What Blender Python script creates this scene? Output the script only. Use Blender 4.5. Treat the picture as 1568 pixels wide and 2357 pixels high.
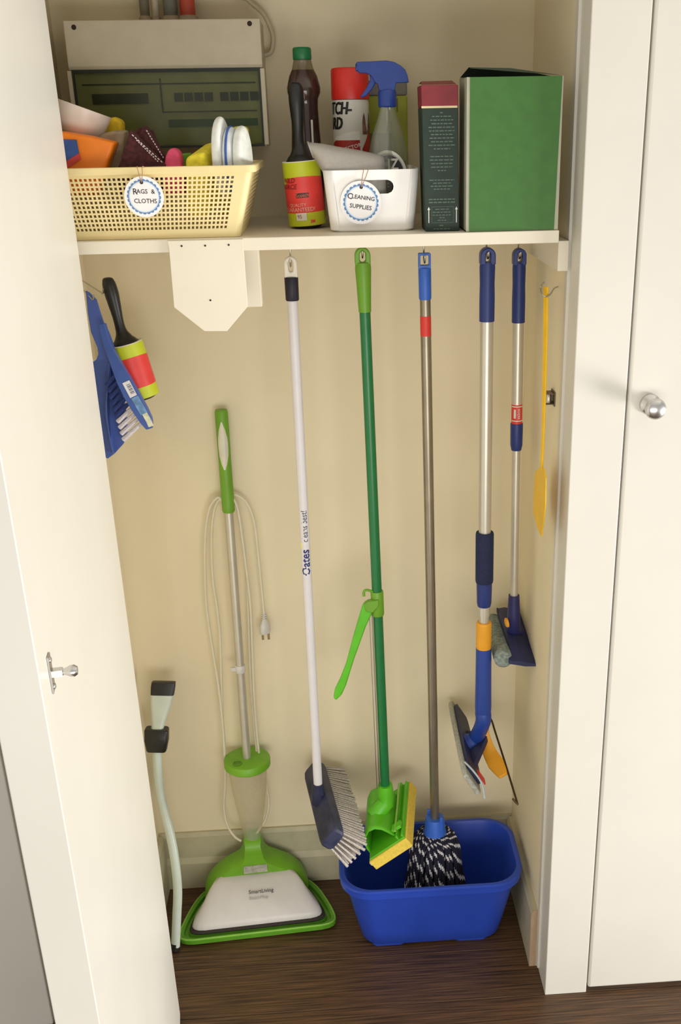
import bpy, bmesh, math, random
from mathutils import Vector, Matrix
random.seed(7)
for o in list(bpy.data.objects): bpy.data.objects.remove(o, do_unlink=True)
SC = bpy.context.scene
COL = SC.collection

# ------------------------------------------------------------------ camera
cam_data = bpy.data.cameras.new('camera')
cam_data.sensor_fit = 'VERTICAL'; cam_data.sensor_height = 24.0
cam_data.lens = 2374.5167 / 2357 * 24.0
cam_data.shift_x = -(931.758 - 784.0) / 2357
cam_data.shift_y = (1276.246 - 1178.5) / 2357
cam_data.clip_start = 0.02
cam = bpy.data.objects.new('camera', cam_data); COL.objects.link(cam)
_r = Vector((0.99736031, -0.07074609, -0.01635261)); _u = Vector((0.04231521, 0.38328021, 0.92266229)); _f = Vector((0.05900712, 0.92091871, -0.38526211))
cam.matrix_world = Matrix(((_r.x, _u.x, -_f.x, -0.39526637), (_r.y, _u.y, -_f.y, -1.67382361), (_r.z, _u.z, -_f.z, 1.75), (0, 0, 0, 1)))
SC.camera = cam

# ------------------------------------------------------------------ light
world = bpy.data.worlds.new('room_light'); SC.world = world
world.use_nodes = True
bg = world.node_tree.nodes['Background']
bg.inputs[0].default_value = (1.0, 0.98, 0.935, 1); bg.inputs[1].default_value = 0.52
def area_light(name, loc, target, sx, sy, power, col):
    d = bpy.data.lights.new(name, 'AREA'); d.shape = 'RECTANGLE'; d.size = sx; d.size_y = sy; d.energy = power; d.color = col
    o = bpy.data.objects.new(name, d); COL.objects.link(o); o.location = loc
    o.rotation_euler = (Vector(target) - Vector(loc)).to_track_quat('-Z', 'Y').to_euler()
    return o
area_light('side_window_light', (2.70, -0.95, 0.22), (-0.75, -0.70, 0.45), 1.2, 0.8, 126, (1.0, 0.98, 0.95))
area_light('rear_fill_light', (-0.15, -2.75, 0.62), (-0.4, 0.4, 0.7), 1.8, 0.9, 28, (1.0, 0.98, 0.94))  # added fill behind the camera, evens out light inside the closet
vs = SC.view_settings
vs.view_transform = 'Standard'; vs.look = 'None'; vs.gamma = 1.0; vs.exposure = 0.0; vs.use_curve_mapping = False

# ------------------------------------------------------------------ materials
def lin(c):
    return tuple(((v / 255 / 12.92) if v <= 10 else ((v / 255 + 0.055) / 1.055) ** 2.4) for v in c)
MATS = {}
def mat(name, rgb, rough=0.5, metal=0.0, var=0.05, scale=40.0, bump=0.0, trans=0.0, alpha=1.0, stretch=None, spec=0.5, rgb2=None, sss=0.0):
    if name in MATS: return MATS[name]
    m = bpy.data.materials.new(name); m.use_nodes = True
    nt = m.node_tree; b = nt.nodes['Principled BSDF']
    tc = nt.nodes.new('ShaderNodeTexCoord'); mp = nt.nodes.new('ShaderNodeMapping'); nz = nt.nodes.new('ShaderNodeTexNoise')
    nt.links.new(tc.outputs['Object'], mp.inputs['Vector']); nt.links.new(mp.outputs['Vector'], nz.inputs['Vector'])
    if stretch: mp.inputs['Scale'].default_value = stretch
    nz.inputs['Scale'].default_value = scale; nz.inputs['Detail'].default_value = 5
    cr = nt.nodes.new('ShaderNodeValToRGB'); nt.links.new(nz.outputs['Fac'], cr.inputs['Fac'])
    c = lin(rgb); c2 = lin(rgb2) if rgb2 else None
    lo = tuple(v * (1 - var) for v in c); hi = c2 if c2 else tuple(min(1, v * (1 + var)) for v in c)
    cr.color_ramp.elements[0].position = 0.35; cr.color_ramp.elements[0].color = (*lo, 1)
    cr.color_ramp.elements[1].position = 0.65; cr.color_ramp.elements[1].color = (*hi, 1)
    nt.links.new(cr.outputs['Color'], b.inputs['Base Color'])
    b.inputs['Roughness'].default_value = rough; b.inputs['Metallic'].default_value = metal
    b.inputs['Specular IOR Level'].default_value = spec
    b.inputs['Transmission Weight'].default_value = trans; b.inputs['Alpha'].default_value = alpha
    if sss:
        b.inputs['Subsurface Weight'].default_value = sss; b.inputs['Subsurface Radius'].default_value = (0.01, 0.01, 0.008); b.inputs['Subsurface Scale'].default_value = 0.5
    if bump:
        bp = nt.nodes.new('ShaderNodeBump'); bp.inputs['Strength'].default_value = bump; bp.inputs['Distance'].default_value = 0.002
        nt.links.new(nz.outputs['Fac'], bp.inputs['Height']); nt.links.new(bp.outputs['Normal'], b.inputs['Normal'])
    MATS[name] = m
    return m
def clear_mat(name, rgb, gloss=0.08, rough=0.08, diff=0.0, drgb=(200, 200, 195)):
    """thin-walled clear or tinted plastic: transparent tint plus a glossy and a milky share"""
    if name in MATS: return MATS[name]
    m = bpy.data.materials.new(name); m.use_nodes = True; nt = m.node_tree; nt.nodes.clear()
    out = nt.nodes.new('ShaderNodeOutputMaterial'); tr = nt.nodes.new('ShaderNodeBsdfTransparent'); gl = nt.nodes.new('ShaderNodeBsdfGlossy')
    df = nt.nodes.new('ShaderNodeBsdfDiffuse'); m1 = nt.nodes.new('ShaderNodeMixShader'); m2 = nt.nodes.new('ShaderNodeMixShader')
    nz = nt.nodes.new('ShaderNodeTexNoise'); nz.inputs['Scale'].default_value = 25
    mr = nt.nodes.new('ShaderNodeMapRange'); mr.inputs['To Min'].default_value = diff * 0.9; mr.inputs['To Max'].default_value = min(1, diff * 1.1)
    nt.links.new(nz.outputs['Fac'], mr.inputs['Value'])
    tr.inputs['Color'].default_value = (*lin(rgb), 1); gl.inputs['Color'].default_value = (0.9, 0.9, 0.9, 1); gl.inputs['Roughness'].default_value = rough
    df.inputs['Color'].default_value = (*lin(drgb), 1)
    nt.links.new(mr.outputs['Result'], m1.inputs['Fac']); nt.links.new(tr.outputs[0], m1.inputs[1]); nt.links.new(df.outputs[0], m1.inputs[2])
    m2.inputs['Fac'].default_value = gloss; nt.links.new(m1.outputs[0], m2.inputs[1]); nt.links.new(gl.outputs[0], m2.inputs[2])
    nt.links.new(m2.outputs[0], out.inputs['Surface']); MATS[name] = m
    return m

WALL = mat('cream wall paint', (238, 225, 192), 0.65, var=0.025, scale=5, bump=0.05)
WHITE = mat('white gloss paint', (219, 215, 204), 0.4, var=0.015, scale=6)
SHELFW = mat('shelf white paint', (226, 217, 197), 0.45, var=0.02, scale=9)
SKIRT = mat('skirting paint', (190, 182, 152), 0.5, var=0.07, scale=25)
RAW = mat('raw timber end', (176, 150, 120), 0.7, var=0.1, scale=60, stretch=(1, 1, 0.2))
SHADEW = mat('door edge white', (219, 215, 204), 0.45, var=0.015, scale=6)
CHROME = mat('brushed chrome', (205, 203, 200), 0.28, 1.0, var=0.04, scale=120)
STEEL = mat('hook wire steel', (190, 186, 176), 0.3, 1.0)
DARKMETAL = mat('dark aged metal', (110, 96, 78), 0.4, 0.9)
GAP = mat('dark screw hole', (48, 40, 32), 0.8)

# ------------------------------------------------------------------ mesh helpers
V = Vector
def v3(p): return Vector(p)
class MB:
    def __init__(s): s.v = []; s.f = []; s.mi = []
    def add(s, vs, fs, mi=0):
        n = len(s.v); s.v += [tuple(p) for p in vs]; s.f += [tuple(i + n for i in f) for f in fs]; s.mi += [mi] * len(fs); return s
    def box(s, x0, x1, y0, y1, z0, z1, mi=0):
        return s.add([(x0, y0, z0), (x1, y0, z0), (x1, y1, z0), (x0, y1, z0), (x0, y0, z1), (x1, y0, z1), (x1, y1, z1), (x0, y1, z1)],
                     [(0, 3, 2, 1), (4, 5, 6, 7), (0, 1, 5, 4), (1, 2, 6, 5), (2, 3, 7, 6), (3, 0, 4, 7)], mi)
    def obox(s, c, ax, ay, az, mi=0):
        c, ax, ay, az = map(v3, (c, ax, ay, az)); P = []
        for k in (-1, 1):
            for (i, j) in ((-1, -1), (1, -1), (1, 1), (-1, 1)): P.append(c + ax * i + ay * j + az * k)
        return s.add(P, [(0, 3, 2, 1), (4, 5, 6, 7), (0, 1, 5, 4), (1, 2, 6, 5), (2, 3, 7, 6), (3, 0, 4, 7)], mi)
    def loft(s, rings, cap0=True, cap1=True, closed=True, mi=0):
        n = len(rings[0]); vs = [p for r in rings for p in r]; fs = []
        for i in range(len(rings) - 1):
            for j in range(n if closed else n - 1):
                k = (j + 1) % n; fs.append((i * n + j, i * n + k, (i + 1) * n + k, (i + 1) * n + j))
        if cap0: fs.append(tuple(range(n - 1, -1, -1)))
        if cap1: fs.append(tuple((len(rings) - 1) * n + j for j in range(n)))
        return s.add(vs, fs, mi)
    def tube(s, pts, r, n=10, cap=True, mi=0):
        pts = [v3(p) for p in pts]; m = len(pts)
        rs = r if isinstance(r, (list, tuple)) else [r] * m
        t0 = (pts[1] - pts[0]).normalized()
        a = t0.orthogonal().normalized(); rings = []
        for i in range(m):
            t = (pts[min(i + 1, m - 1)] - pts[max(i - 1, 0)]).normalized()
            a = (a - t * a.dot(t)).normalized(); b = t.cross(a)
            rings.append([pts[i] + (a * math.cos(2 * math.pi * k / n) + b * math.sin(2 * math.pi * k / n)) * rs[i] for k in range(n)])
        return s.loft(rings, cap, cap, mi=mi)
    def lathe(s, p0, axis, prof, n=24, xdir=None, sx=1.0, sy=1.0, mi=0, cap=True):
        p0 = v3(p0); ax = v3(axis).normalized()
        a = (v3(xdir) - ax * v3(xdir).dot(ax)).normalized() if xdir is not None else ax.orthogonal().normalized(); b = ax.cross(a)
        rings = [[p0 + ax * t + (a * math.cos(2 * math.pi * k / n) * sx + b * math.sin(2 * math.pi * k / n) * sy) * r for k in range(n)] for t, r in prof]
        return s.loft(rings, cap, cap, mi=mi)
    def prism(s, poly, vec, mi=0):
        vec = v3(vec); a = [v3(p) for p in poly]
        return s.loft([a, [p + vec for p in a]], mi=mi)
    def plate_hole(s, outer, inner, vec, mi=0):
        vec = v3(vec); o0 = [v3(p) for p in outer]; i0 = [v3(p) for p in inner]; n = len(o0)
        vs = o0 + i0 + [p + vec for p in o0] + [p + vec for p in i0]; fs = []
        for j in range(n):
            k = (j + 1) % n
            fs += [(j, k, n + k, n + j), (2 * n + j, 3 * n + j, 3 * n + k, 2 * n + k), (j, 2 * n + j, 2 * n + k, k), (n + j, n + k, 3 * n + k, 3 * n + j)]
        return s.add(vs, fs, mi)
def smooth(pts, k=6):
    P = [v3(p) for p in pts]; out = []
    for i in range(len(P) - 1):
        a, b, c, d = P[max(i - 1, 0)], P[i], P[i + 1], P[min(i + 2, len(P) - 1)]
        for q in range(k):
            t = q / k
            out.append(0.5 * ((2 * b) + (c - a) * t + (2 * a - 5 * b + 4 * c - d) * t * t + (3 * b - a - 3 * c + d) * t ** 3))
    out.append(P[-1]); return out
def rrect(w, d, r, n=6):
    o = []
    for cx, cy, a0 in ((w / 2 - r, d / 2 - r, 0), (-w / 2 + r, d / 2 - r, 90), (-w / 2 + r, -d / 2 + r, 180), (w / 2 - r, -d / 2 + r, 270)):
        for i in range(n + 1):
            a = math.radians(a0 + 90 * i / n); o.append((cx + r * math.cos(a), cy + r * math.sin(a)))
    return o
ROOT = {}
def build(name, mb, m, parent=None, smooth_deg=None, bevel=0.0, solid=0.0, subsurf=0, bseg=2):
    inv = ROOT.get(parent.name) if parent is not None else None
    vs = [tuple(inv @ v3(p)) for p in mb.v] if inv is not None else mb.v
    me = bpy.data.meshes.new(name); me.from_pydata(vs, [], mb.f)
    ms = m if isinstance(m, (list, tuple)) else [m]
    for x in ms: me.materials.append(x)
    if len(ms) > 1:
        for p, i in zip(me.polygons, mb.mi): p.material_index = i
    bm = bmesh.new(); bm.from_mesh(me); bmesh.ops.recalc_face_normals(bm, faces=bm.faces)
    if smooth_deg is not None:
        for f in bm.faces: f.smooth = True
        lim = math.radians(smooth_deg)
        for e in bm.edges:
            if len(e.link_faces) == 2 and e.calc_face_angle(0) > lim: e.smooth = False
    bm.to_mesh(me); bm.free()
    o = bpy.data.objects.new(name, me); COL.objects.link(o)
    if parent is not None:
        o.parent = parent; ROOT[o.name] = inv
    else: ROOT[o.name] = Matrix.Identity(4)
    if solid:
        q = o.modifiers.new('thickness', 'SOLIDIFY'); q.thickness = abs(solid); q.offset = -1 if solid > 0 else 1
    if bevel:
        q = o.modifiers.new('rounding', 'BEVEL'); q.width = bevel; q.segments = bseg; q.limit_method = 'ANGLE'; q.angle_limit = math.radians(35)
    if subsurf:
        q = o.modifiers.new('soft', 'SUBSURF'); q.levels = subsurf; q.render_levels = subsurf
    return o
def thing(name, label, cat, loc=(0, 0, 0), rotz=0.0, group=None):
    o = bpy.data.objects.new(name, None); COL.objects.link(o); o.empty_display_size = 0.05
    o.location = loc; o.rotation_euler = (0, 0, rotz); o['label'] = label; o['category'] = cat
    if group: o['group'] = group
    ROOT[o.name] = (Matrix.Translation(loc) @ Matrix.Rotation(rotz, 4, 'Z')).inverted()
    return o
def tag(o, label, cat, group=None):
    o['label'] = label; o['category'] = cat
    if group: o['group'] = group
    return o
def struct(name, mb, m, parent=None, label=None, **k):
    o = build(name, mb, m, parent, **k)
    if parent is None: o['kind'] = 'structure'
    if label: o['label'] = label
    return o
def text_geo(body, size, bold=0.0, shear=0.0, align='CENTER', sx=1.0, heavy=0.0):
    cu = bpy.data.curves.new('print', 'FONT'); cu.body = body; cu.size = size; cu.offset = bold * size; cu.shear = shear
    cu.align_x = align; cu.align_y = 'CENTER'; cu.resolution_u = 2; cu.fill_mode = 'FRONT'
    ob = bpy.data.objects.new('print', cu); COL.objects.link(ob)
    dg = bpy.context.evaluated_depsgraph_get(); me = bpy.data.meshes.new_from_object(ob.evaluated_get(dg))
    vs = [(p.co.x * sx, p.co.y) for p in me.vertices]; fs = [tuple(p.vertices) for p in me.polygons]
    if heavy:
        v0, f0 = vs, fs; vs, fs = [], []
        for dx, dy in ((-1, -.4), (-1, .4), (-.5, 0), (0, -.4), (0, .4), (.5, 0), (1, -.4), (1, .4)):
            k = len(vs); vs = vs + [(a + dx * heavy * size, b + dy * heavy * size) for a, b in v0]; fs = fs + [tuple(i + k for i in f) for f in f0]
    bpy.data.objects.remove(ob, do_unlink=True); bpy.data.meshes.remove(me); bpy.data.curves.remove(cu)
    return vs, fs
def text_plane(mb, body, size, o, right, up, mi=0, **k):
    vs, fs = text_geo(body, size, **k); o, right, up = v3(o), v3(right).normalized(), v3(up).normalized()
    return mb.add([o + right * a + up * b for a, b in vs], fs, mi)
def text_cyl(mb, body, size, c, axis, front, r, h, ang=0.0, vertical=False, mi=0, tilt=0.0, **k):
    """wrap a line of print round a cylinder: c base centre, front = direction of angle 0, h = height of the line, ang in radians"""
    vs, fs = text_geo(body, size, **k); ax = v3(axis).normalized(); fr = (v3(front) - ax * v3(front).dot(ax)).normalized(); sd = ax.cross(fr)
    P = []
    for a, b in vs:
        if vertical: a, b = -b, a
        a, b = a * math.cos(tilt) - b * math.sin(tilt), a * math.sin(tilt) + b * math.cos(tilt)
        t = ang + a / r
        P.append(v3(c) + ax * (h + b) + (fr * math.cos(t) + sd * math.sin(t)) * r)
    return mb.add(P, fs, mi)
def patch_cyl(mb, c, axis, front, r, h0, h1, a0, a1, n=12, mi=0, top=None):
    ax = v3(axis).normalized(); fr = (v3(front) - ax * v3(front).dot(ax)).normalized(); sd = ax.cross(fr); vs = []; fs = []
    for i in range(n + 1):
        t = a0 + (a1 - a0) * i / n; d = (fr * math.cos(t) + sd * math.sin(t)) * r
        hh = top(i / n) if top else h1
        vs += [v3(c) + ax * h0 + d, v3(c) + ax * hh + d]
    for i in range(n): fs.append((2 * i, 2 * i + 2, 2 * i + 3, 2 * i + 1))
    return mb.add(vs, fs, mi)
# ================================================================== the setting
XL, XR, D = -0.876, -0.004, 0.433
FLOORM = mat('dark timber floor', (66, 44, 26), 0.45, var=0.3, scale=1.0, stretch=(7, 260, 60), rgb2=(106, 76, 48), bump=0.12)
fl = struct('floor', MB().box(-2.2, 1.6, -2.6, 0.5, -0.03, -0.004), mat('floor joint dark', (30, 20, 14), 0.8))
for k in range(5):
    y0 = 0.144 + 0.142 * (2 - k); cuts = [-2.2, [-0.9, -1.4, 0.35, -1.6, -1.1][k], 1.6]
    y1 = min(y0 + 0.1405, 0.5)
    for x0, x1 in zip(cuts[:-1], cuts[1:]):
        build('floor_plank', MB().box(x0 + .0004, x1 - .0004, y0, y1, -0.004, 0.0), FLOORM, fl, bevel=0.0006, bseg=1)
struct('floor_front', MB().box(-2.2, 1.6, -2.6, -0.2825, -0.004, 0.0), FLOORM)
struct('wall_back', MB().box(XL - 0.06, 0.12, D, D + 0.05, 0, 2.46), WALL)
struct('wall_left', MB().box(XL - 0.05, XL, 0.086, D, 0, 2.46), WALL)
struct('wall_right', MB().box(XR, 0.088, 0.0855, D, 0, 2.46), WALL)
struct('ceiling', MB().box(-2.2, 1.6, -2.6, D + 0.05, 2.46, 2.5), mat('ceiling white', (236, 234, 228), 0.8, var=0.01))
struct('wall_front', MB().box(-2.2, 1.6, 0.0, 0.086, 2.06, 2.46), WHITE)
# right hand casing and the stop behind it
struct('trim_1', MB().box(0.0, 0.0905, 0.0, 0.085, 0.0, 2.06), WHITE, bevel=0.0015)
struct('trim_2', MB().box(-0.0045, 0.004, 0.066, 0.0855, 0.012, 2.06), WHITE, bevel=0.001)
struct('trim_3', MB().box(-1.0325, -0.822, 0.0, 0.085, 0.0, 2.06), SHADEW, bevel=0.0015)
struct('trim_4', MB().box(-1.0425, -1.0335, 0.004, 0.06, 0.0, 2.06), SHADEW, bevel=0.001)
# skirting boards
def skirting(name, poly, vec):
    struct(name, MB().prism(poly, vec), [SKIRT])
bh = 0.158
struct('baseboard_back', MB().prism([(XL, D - .019, 0), (XL, D - .019, .074), (XL, D - .012, .088), (XL, D - .011, bh - .010), (XL, D - .006, bh), (XL, D, bh), (XL, D, 0)], (XR - XL, 0, 0)), SKIRT)
br = struct('baseboard_right', MB().prism([(XR - .015, .0865, 0), (XR - .015, .0865, bh - .012), (XR - .009, .0865, bh), (XR, .0865, bh), (XR, .0865, 0)], (0, D - .1005, 0)), SKIRT)
build('end_grain', MB().prism([(XR - .015, .0865, 0), (XR - .015, .0865, bh - .012), (XR - .009, .0865, bh), (XR, .0865, bh), (XR, .0865, 0)], (0, -.001, 0)), RAW, br)
struct('baseboard_left', MB().prism([(XL + .014, .09, 0), (XL + .014, .09, bh - .012), (XL + .008, .09, bh), (XL, .09, bh), (XL, .09, 0)], (0, D - .105, 0)), SKIRT)

# ------------------------------------------------------------------ doors
def door(name, a, b, z0, z1, t, n, m=WHITE, bev=0.003):
    a, b = V((a[0], a[1], 0)), V((b[0], b[1], 0)); n = V((n[0], n[1], 0)).normalized() * t
    return struct(name, MB().prism([a + V((0, 0, z0)), b + V((0, 0, z0)), b + n + V((0, 0, z0)), a + n + V((0, 0, z0))], (0, 0, z1 - z0)), m, bevel=bev, bseg=3)
d1 = door('door_1', (-0.7835, 0.0053), (-0.679, -0.82), 0.012, 2.03, 0.045, (-0.9921, -0.1256), bev=0.0012)
H1, E1 = V((-0.7835, 0.0053, 0)), V((-0.679, -0.82, 0)); DU = (E1 - H1).normalized(); DN = V((0.9921, 0.1256, 0)).normalized()
sp = E1 - DU * 0.052 + V((0, 0, 1.262))
mbs = MB().obox(sp + DN * .001, DU * .007, DN * .0010, V((0, 0, .020)))
cp = build('strike_plate', mbs, CHROME, d1, bevel=.001)
mbs = MB().obox(sp + DN * .006, DU * .004, DN * .006, V((0, 0, .0034)))
mbs.lathe(sp + DN * .009, DN, [(0, .0032), (.005, .0034), (.010, .0056), (.014, .0060), (.017, .004)], n=16)
build('strike_spear', mbs, CHROME, d1, smooth_deg=40)
mbs = MB()
for z in (-.0145, .0145): mbs.lathe(sp + DN * .0015 + V((0, 0, z)), DN, [(0, .0032), (.0015, .003), (.0022, .0015)], n=12)
build('strike_screw', mbs, CHROME, d1, smooth_deg=40)
d2 = door('door_2', (0.0940, 0.0), (0.66, 0.0), 0.012, 2.03, 0.02, (0, 1), bev=0.005)
kp = V((0.1316, 0.0000, 1.3061)); kp.y = 0
mbs = MB().lathe(kp, (0, -1, 0), [(0, .0178), (.004, .0180), (.0065, .0162), (.010, .0095), (.018, .0085), (.023, .0125), (.028, .0165), (.033, .0180), (.038, .0168), (.0415, .0125), (.043, .001)], n=32)
build('door_knob', mbs, CHROME, d2, smooth_deg=60)
door('door_3', (-1.0475, 0.0), (-1.75, 0.0), 0.012, 2.03, 0.02, (0, 1), m=SHADEW, bev=0.003)

# double roller catch on the right wall
rc = thing('roller_catch', 'small metal roller catch screwed to the closet side wall beside the yellow swatter', 'catch', (-0.0040, 0.1349, 1.2885))
p = V((-0.0040, 0.1349, 1.2885))
mbs = MB().obox(p + V((-.0012, 0, 0)), (.0012, 0, 0), (0, .016, 0), (0, 0, .013))
build('catch_plate', mbs, DARKMETAL, rc, bevel=.0008)
mbs = MB()
for dz in (-.0095, .0095): mbs.obox(p + V((-.0085, 0, dz)), (.0075, 0, 0), (0, .012, 0), (0, 0, .001))
build('catch_cheek', mbs, DARKMETAL, rc, bevel=.0004)
for dy in (-.007, .007):
    build('catch_roller', MB().lathe(p + V((-.011, dy, -.008)), (0, 0, 1), [(0, .004), (.003, .005), (.013, .005), (.016, .004)], n=14), STEEL, rc, smooth_deg=40)

# ------------------------------------------------------------------ shelf
S, SF, TH = 1.5884, 0.030, 0.0195
sh = thing('wall_shelf', 'white painted closet shelf across the closet above the hanging mops', 'shelf', (-0.44, 0.2, S - TH))
build('shelf_board', MB().box(XL + .001, -0.0285, SF, D - .001, S - TH, S), SHELFW, sh, bevel=.0012)
pl = [(-.6495, 1.588), (-.6479, 1.5774), (-.6492, 1.4859), (-.6046, 1.4466), (-.5685, 1.4456), (-.5322, 1.4840), (-.5322, 1.588)]
sup = build('support_plate', MB().prism([(x, SF - .006, z - .001) for x, z in pl], (0, .0055, 0)), SHELFW, sh, bevel=.0006)
sup['label'] = 'white plate with clipped lower corners screwed to the shelf front'
for x, z in ((-.628, 1.579), (-.5915, 1.5787), (-.5548, 1.579), (-.5907, 1.4945)):
    build('screw', MB().lathe((x, SF - .0062, z), (0, -1, 0), [(0, .0016), (.0004, .0016)], n=10), GAP, sup)
build('support_block', MB().box(-.640, -.5145, .10, .13, 1.470, S - TH), SHELFW, sh, bevel=.001)
build('shelf_cleat', MB().box(-.0225, -.0048, .060, D - .001, 1.5205, S - TH), SHELFW, sh, bevel=.001)

# ------------------------------------------------------------------ switchboard on the back wall
BOXW = mat('switchboard enamel', (205, 194, 170), 0.5, var=0.03, scale=40)
BOXD = mat('switchboard interior', (176, 168, 136), 0.6, var=0.12, scale=20)
BREAK = mat('breaker plastic', (26, 32, 24), 0.5)
GLASSD = clear_mat('smoked switchboard window', (222, 226, 208), gloss=0.03, rough=0.2)
sw = thing('switchboard', 'beige electrical switchboard with smoked window behind the shelf baskets', 'switchboard', (-.668, D, 1.72))
mbs = MB().box(-.832, -.5005, .335, D, 1.716, 1.9205)
build('case', mbs, BOXW, sw, bevel=.002)
build('cover_panel', MB().prism([(-.8325, .326, 1.921), (-.8325, .322, 1.850), (-.8325, .326, 1.8445), (-.8325, .336, 1.8445), (-.8325, .336, 1.921)], (.3325, 0, 0)), BOXW, sw, bevel=.0015)
build('window_backing', MB().box(-.826, -.507, .3335, .3345, 1.722, 1.8435), BOXD, sw)
for x0, x1 in ((-.8365, -.8285), (-.5055, -.4975)):
    build('side_rail', MB().box(x0, x1, .326, .34, 1.7195, 1.8435), BOXW, sw, bevel=.0008)
build('window_rim', MB().box(-.8285, -.5055, .3245, .332, 1.8395, 1.8443).box(-.8285, -.5055, .3245, .332, 1.717, 1.7205).box(-.5085, -.5055, .3245, .332, 1.7205, 1.8395).box(-.8285, -.8255, .3245, .332, 1.7205, 1.8395), BREAK, sw)
build('window_pane', MB().box(-.826, -.508, .3262, .3272, 1.7205, 1.8395), GLASSD, sw)
for k in range(4):
    for x0 in (-.658, -.578):
        b = build('breaker', MB().box(x0 + k * .0175, x0 + k * .0175 + .0145, .3305, .3335, 1.7925, 1.8065), BREAK, sw)
for k in range(6):
    build('breaker', MB().box(-.800 + k * .0162, -.800 + k * .0162 + .0155, .3305, .3335, 1.790, 1.8065), BREAK, sw)
build('divider', MB().box(-.6815, -.679, .3312, .3335, 1.775, 1.830).box(-.815, -.515, .3322, .3335, 1.820, 1.8225).box(-.68, -.515, .3322, .3335, 1.775, 1.777), BREAK, sw)
build('label_strip', MB().box(-.672, -.515, .331, .3335, 1.7515, 1.7635), mat('green label strip', (34, 88, 44), 0.5), sw)
for x, z in ((-.8153, 1.9105), (-.5179, 1.9130)):
    build('cover_screw', MB().lathe((x, .3262, z), (0, -1, 0), [(0, .0042), (.001, .0042), (.0016, .003)], n=16), GAP, sw)
# conduits and cables above the switchboard
for i, (px, r, c, lab) in enumerate(((-.704, .0085, (120, 112, 92), 'dull grey conduit leftmost of those entering the switchboard top'),
                                  (-.685, .006, (196, 184, 160), 'thin white conduit entering the switchboard top'),
                                  (-.659, .0125, (112, 112, 98), 'thick dark grey conduit entering the switchboard top'),
                                  (-.629, .0135, (186, 72, 48), 'orange red conduit entering the switchboard top'))):
    m = mat('conduit %d' % i, c, 0.55, var=0.1)
    t = thing('conduit', lab, 'conduit', (px, .395, 1.9205))
    z0 = 1.9205
    build('pipe', MB().tube([(px, .395, z0), (px + .001, .396, 2.1), (px + .002, .398, 2.419)], r, 14), m, t, smooth_deg=40)
    build('collar', MB().lathe((px, .395, z0), (0, 0, 1), [(0, r * 1.35), (.009, r * 1.3), (.012, r * 1.05)], n=14), mat('putty collar', (178, 160, 134), 0.8, var=0.15), t, smooth_deg=40)
cb = build('cable', MB().tube(smooth([(-.575, .418, 2.2), (-.548, .415, 1.99), (-.522, .413, 1.957), (-.497, .412, 1.935), (-.484, .411, 1.905), (-.484, .411, 1.885), (-.490, .412, 1.872), (-.506, .416, 1.868)], 8), .0042, 8), mat('cable sheath', (196, 182, 152), 0.5), smooth_deg=50)
tag(cb, 'pale cable looping down beside the right edge of the switchboard', 'cable')
# ================================================================== things on the shelf
FR = V((0, -1, 0)); UP = V((0, 0, 1)); RT = V((1, 0, 0))
def paper_tag(label, c, r, lines, tilt, hang, n_up):
    """round gift tag: scalloped blue ring on white card, handwritten lines, string to the hanging point"""
    c = V(c); nrm = V((0, -1, 0)); right = V((math.cos(tilt), 0, -math.sin(tilt))); up = V((math.sin(tilt), 0, math.cos(tilt)))
    t = thing('paper_tag', label, 'tag', c)
    def disc(rr, y0, y1, n=48, fn=None):
        P = []
        for k in range(n):
            a = 2 * math.pi * k / n; q = rr * (fn(a) if fn else 1); P.append(c + (right * math.cos(a) + up * math.sin(a)) * q + nrm * y0)
        return MB().prism(P, nrm * (y1 - y0))
    build('card', disc(r, 0, .0008), mat('white card', (243, 240, 240), 0.6, var=0.01), t)
    build('scalloped_ring', disc(r * .865, .0009, .0011, 240, lambda a: 0.90 + 0.10 * abs(math.sin(a * 12)) ** .6), mat('tag blue', (96, 134, 182), 0.6), t)
    build('pale_ring', disc(r * .765, .0012, .0013), mat('tag pale blue', (206, 222, 242), 0.6), t)
    build('inner_card', disc(r * .71, .0014, .0015), MATS['white card'], t)
    mb = MB()
    for i, (s, size, dy, dx, k) in enumerate(lines):
        text_plane(mb, s, size, c + nrm * .0018 + up * dy + right * dx, right + up * -.10, up, **k)
    build('handwriting', mb, mat('pen ink', (38, 34, 40), 0.6), t)
    hole = c + up * r * .70
    build('eyelet', MB().lathe(hole + nrm * .0016, nrm, [(0, .0026), (.0004, .0026)], n=14), GAP, t)
    mb = MB()
    for dx in (-.0015, .006):
        mb.tube(smooth([hole + nrm * .002, hole * .5 + V(hang) * .5 + V((dx * .7, -.001, .001)), V(hang) + V((dx, 0, 0)), V(hang) + V((dx * 1.3, .006, .0008))], 5), .0006, 6)
    build('string', mb, mat('twine', (176, 140, 120), 0.9), t)
    return t

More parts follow.
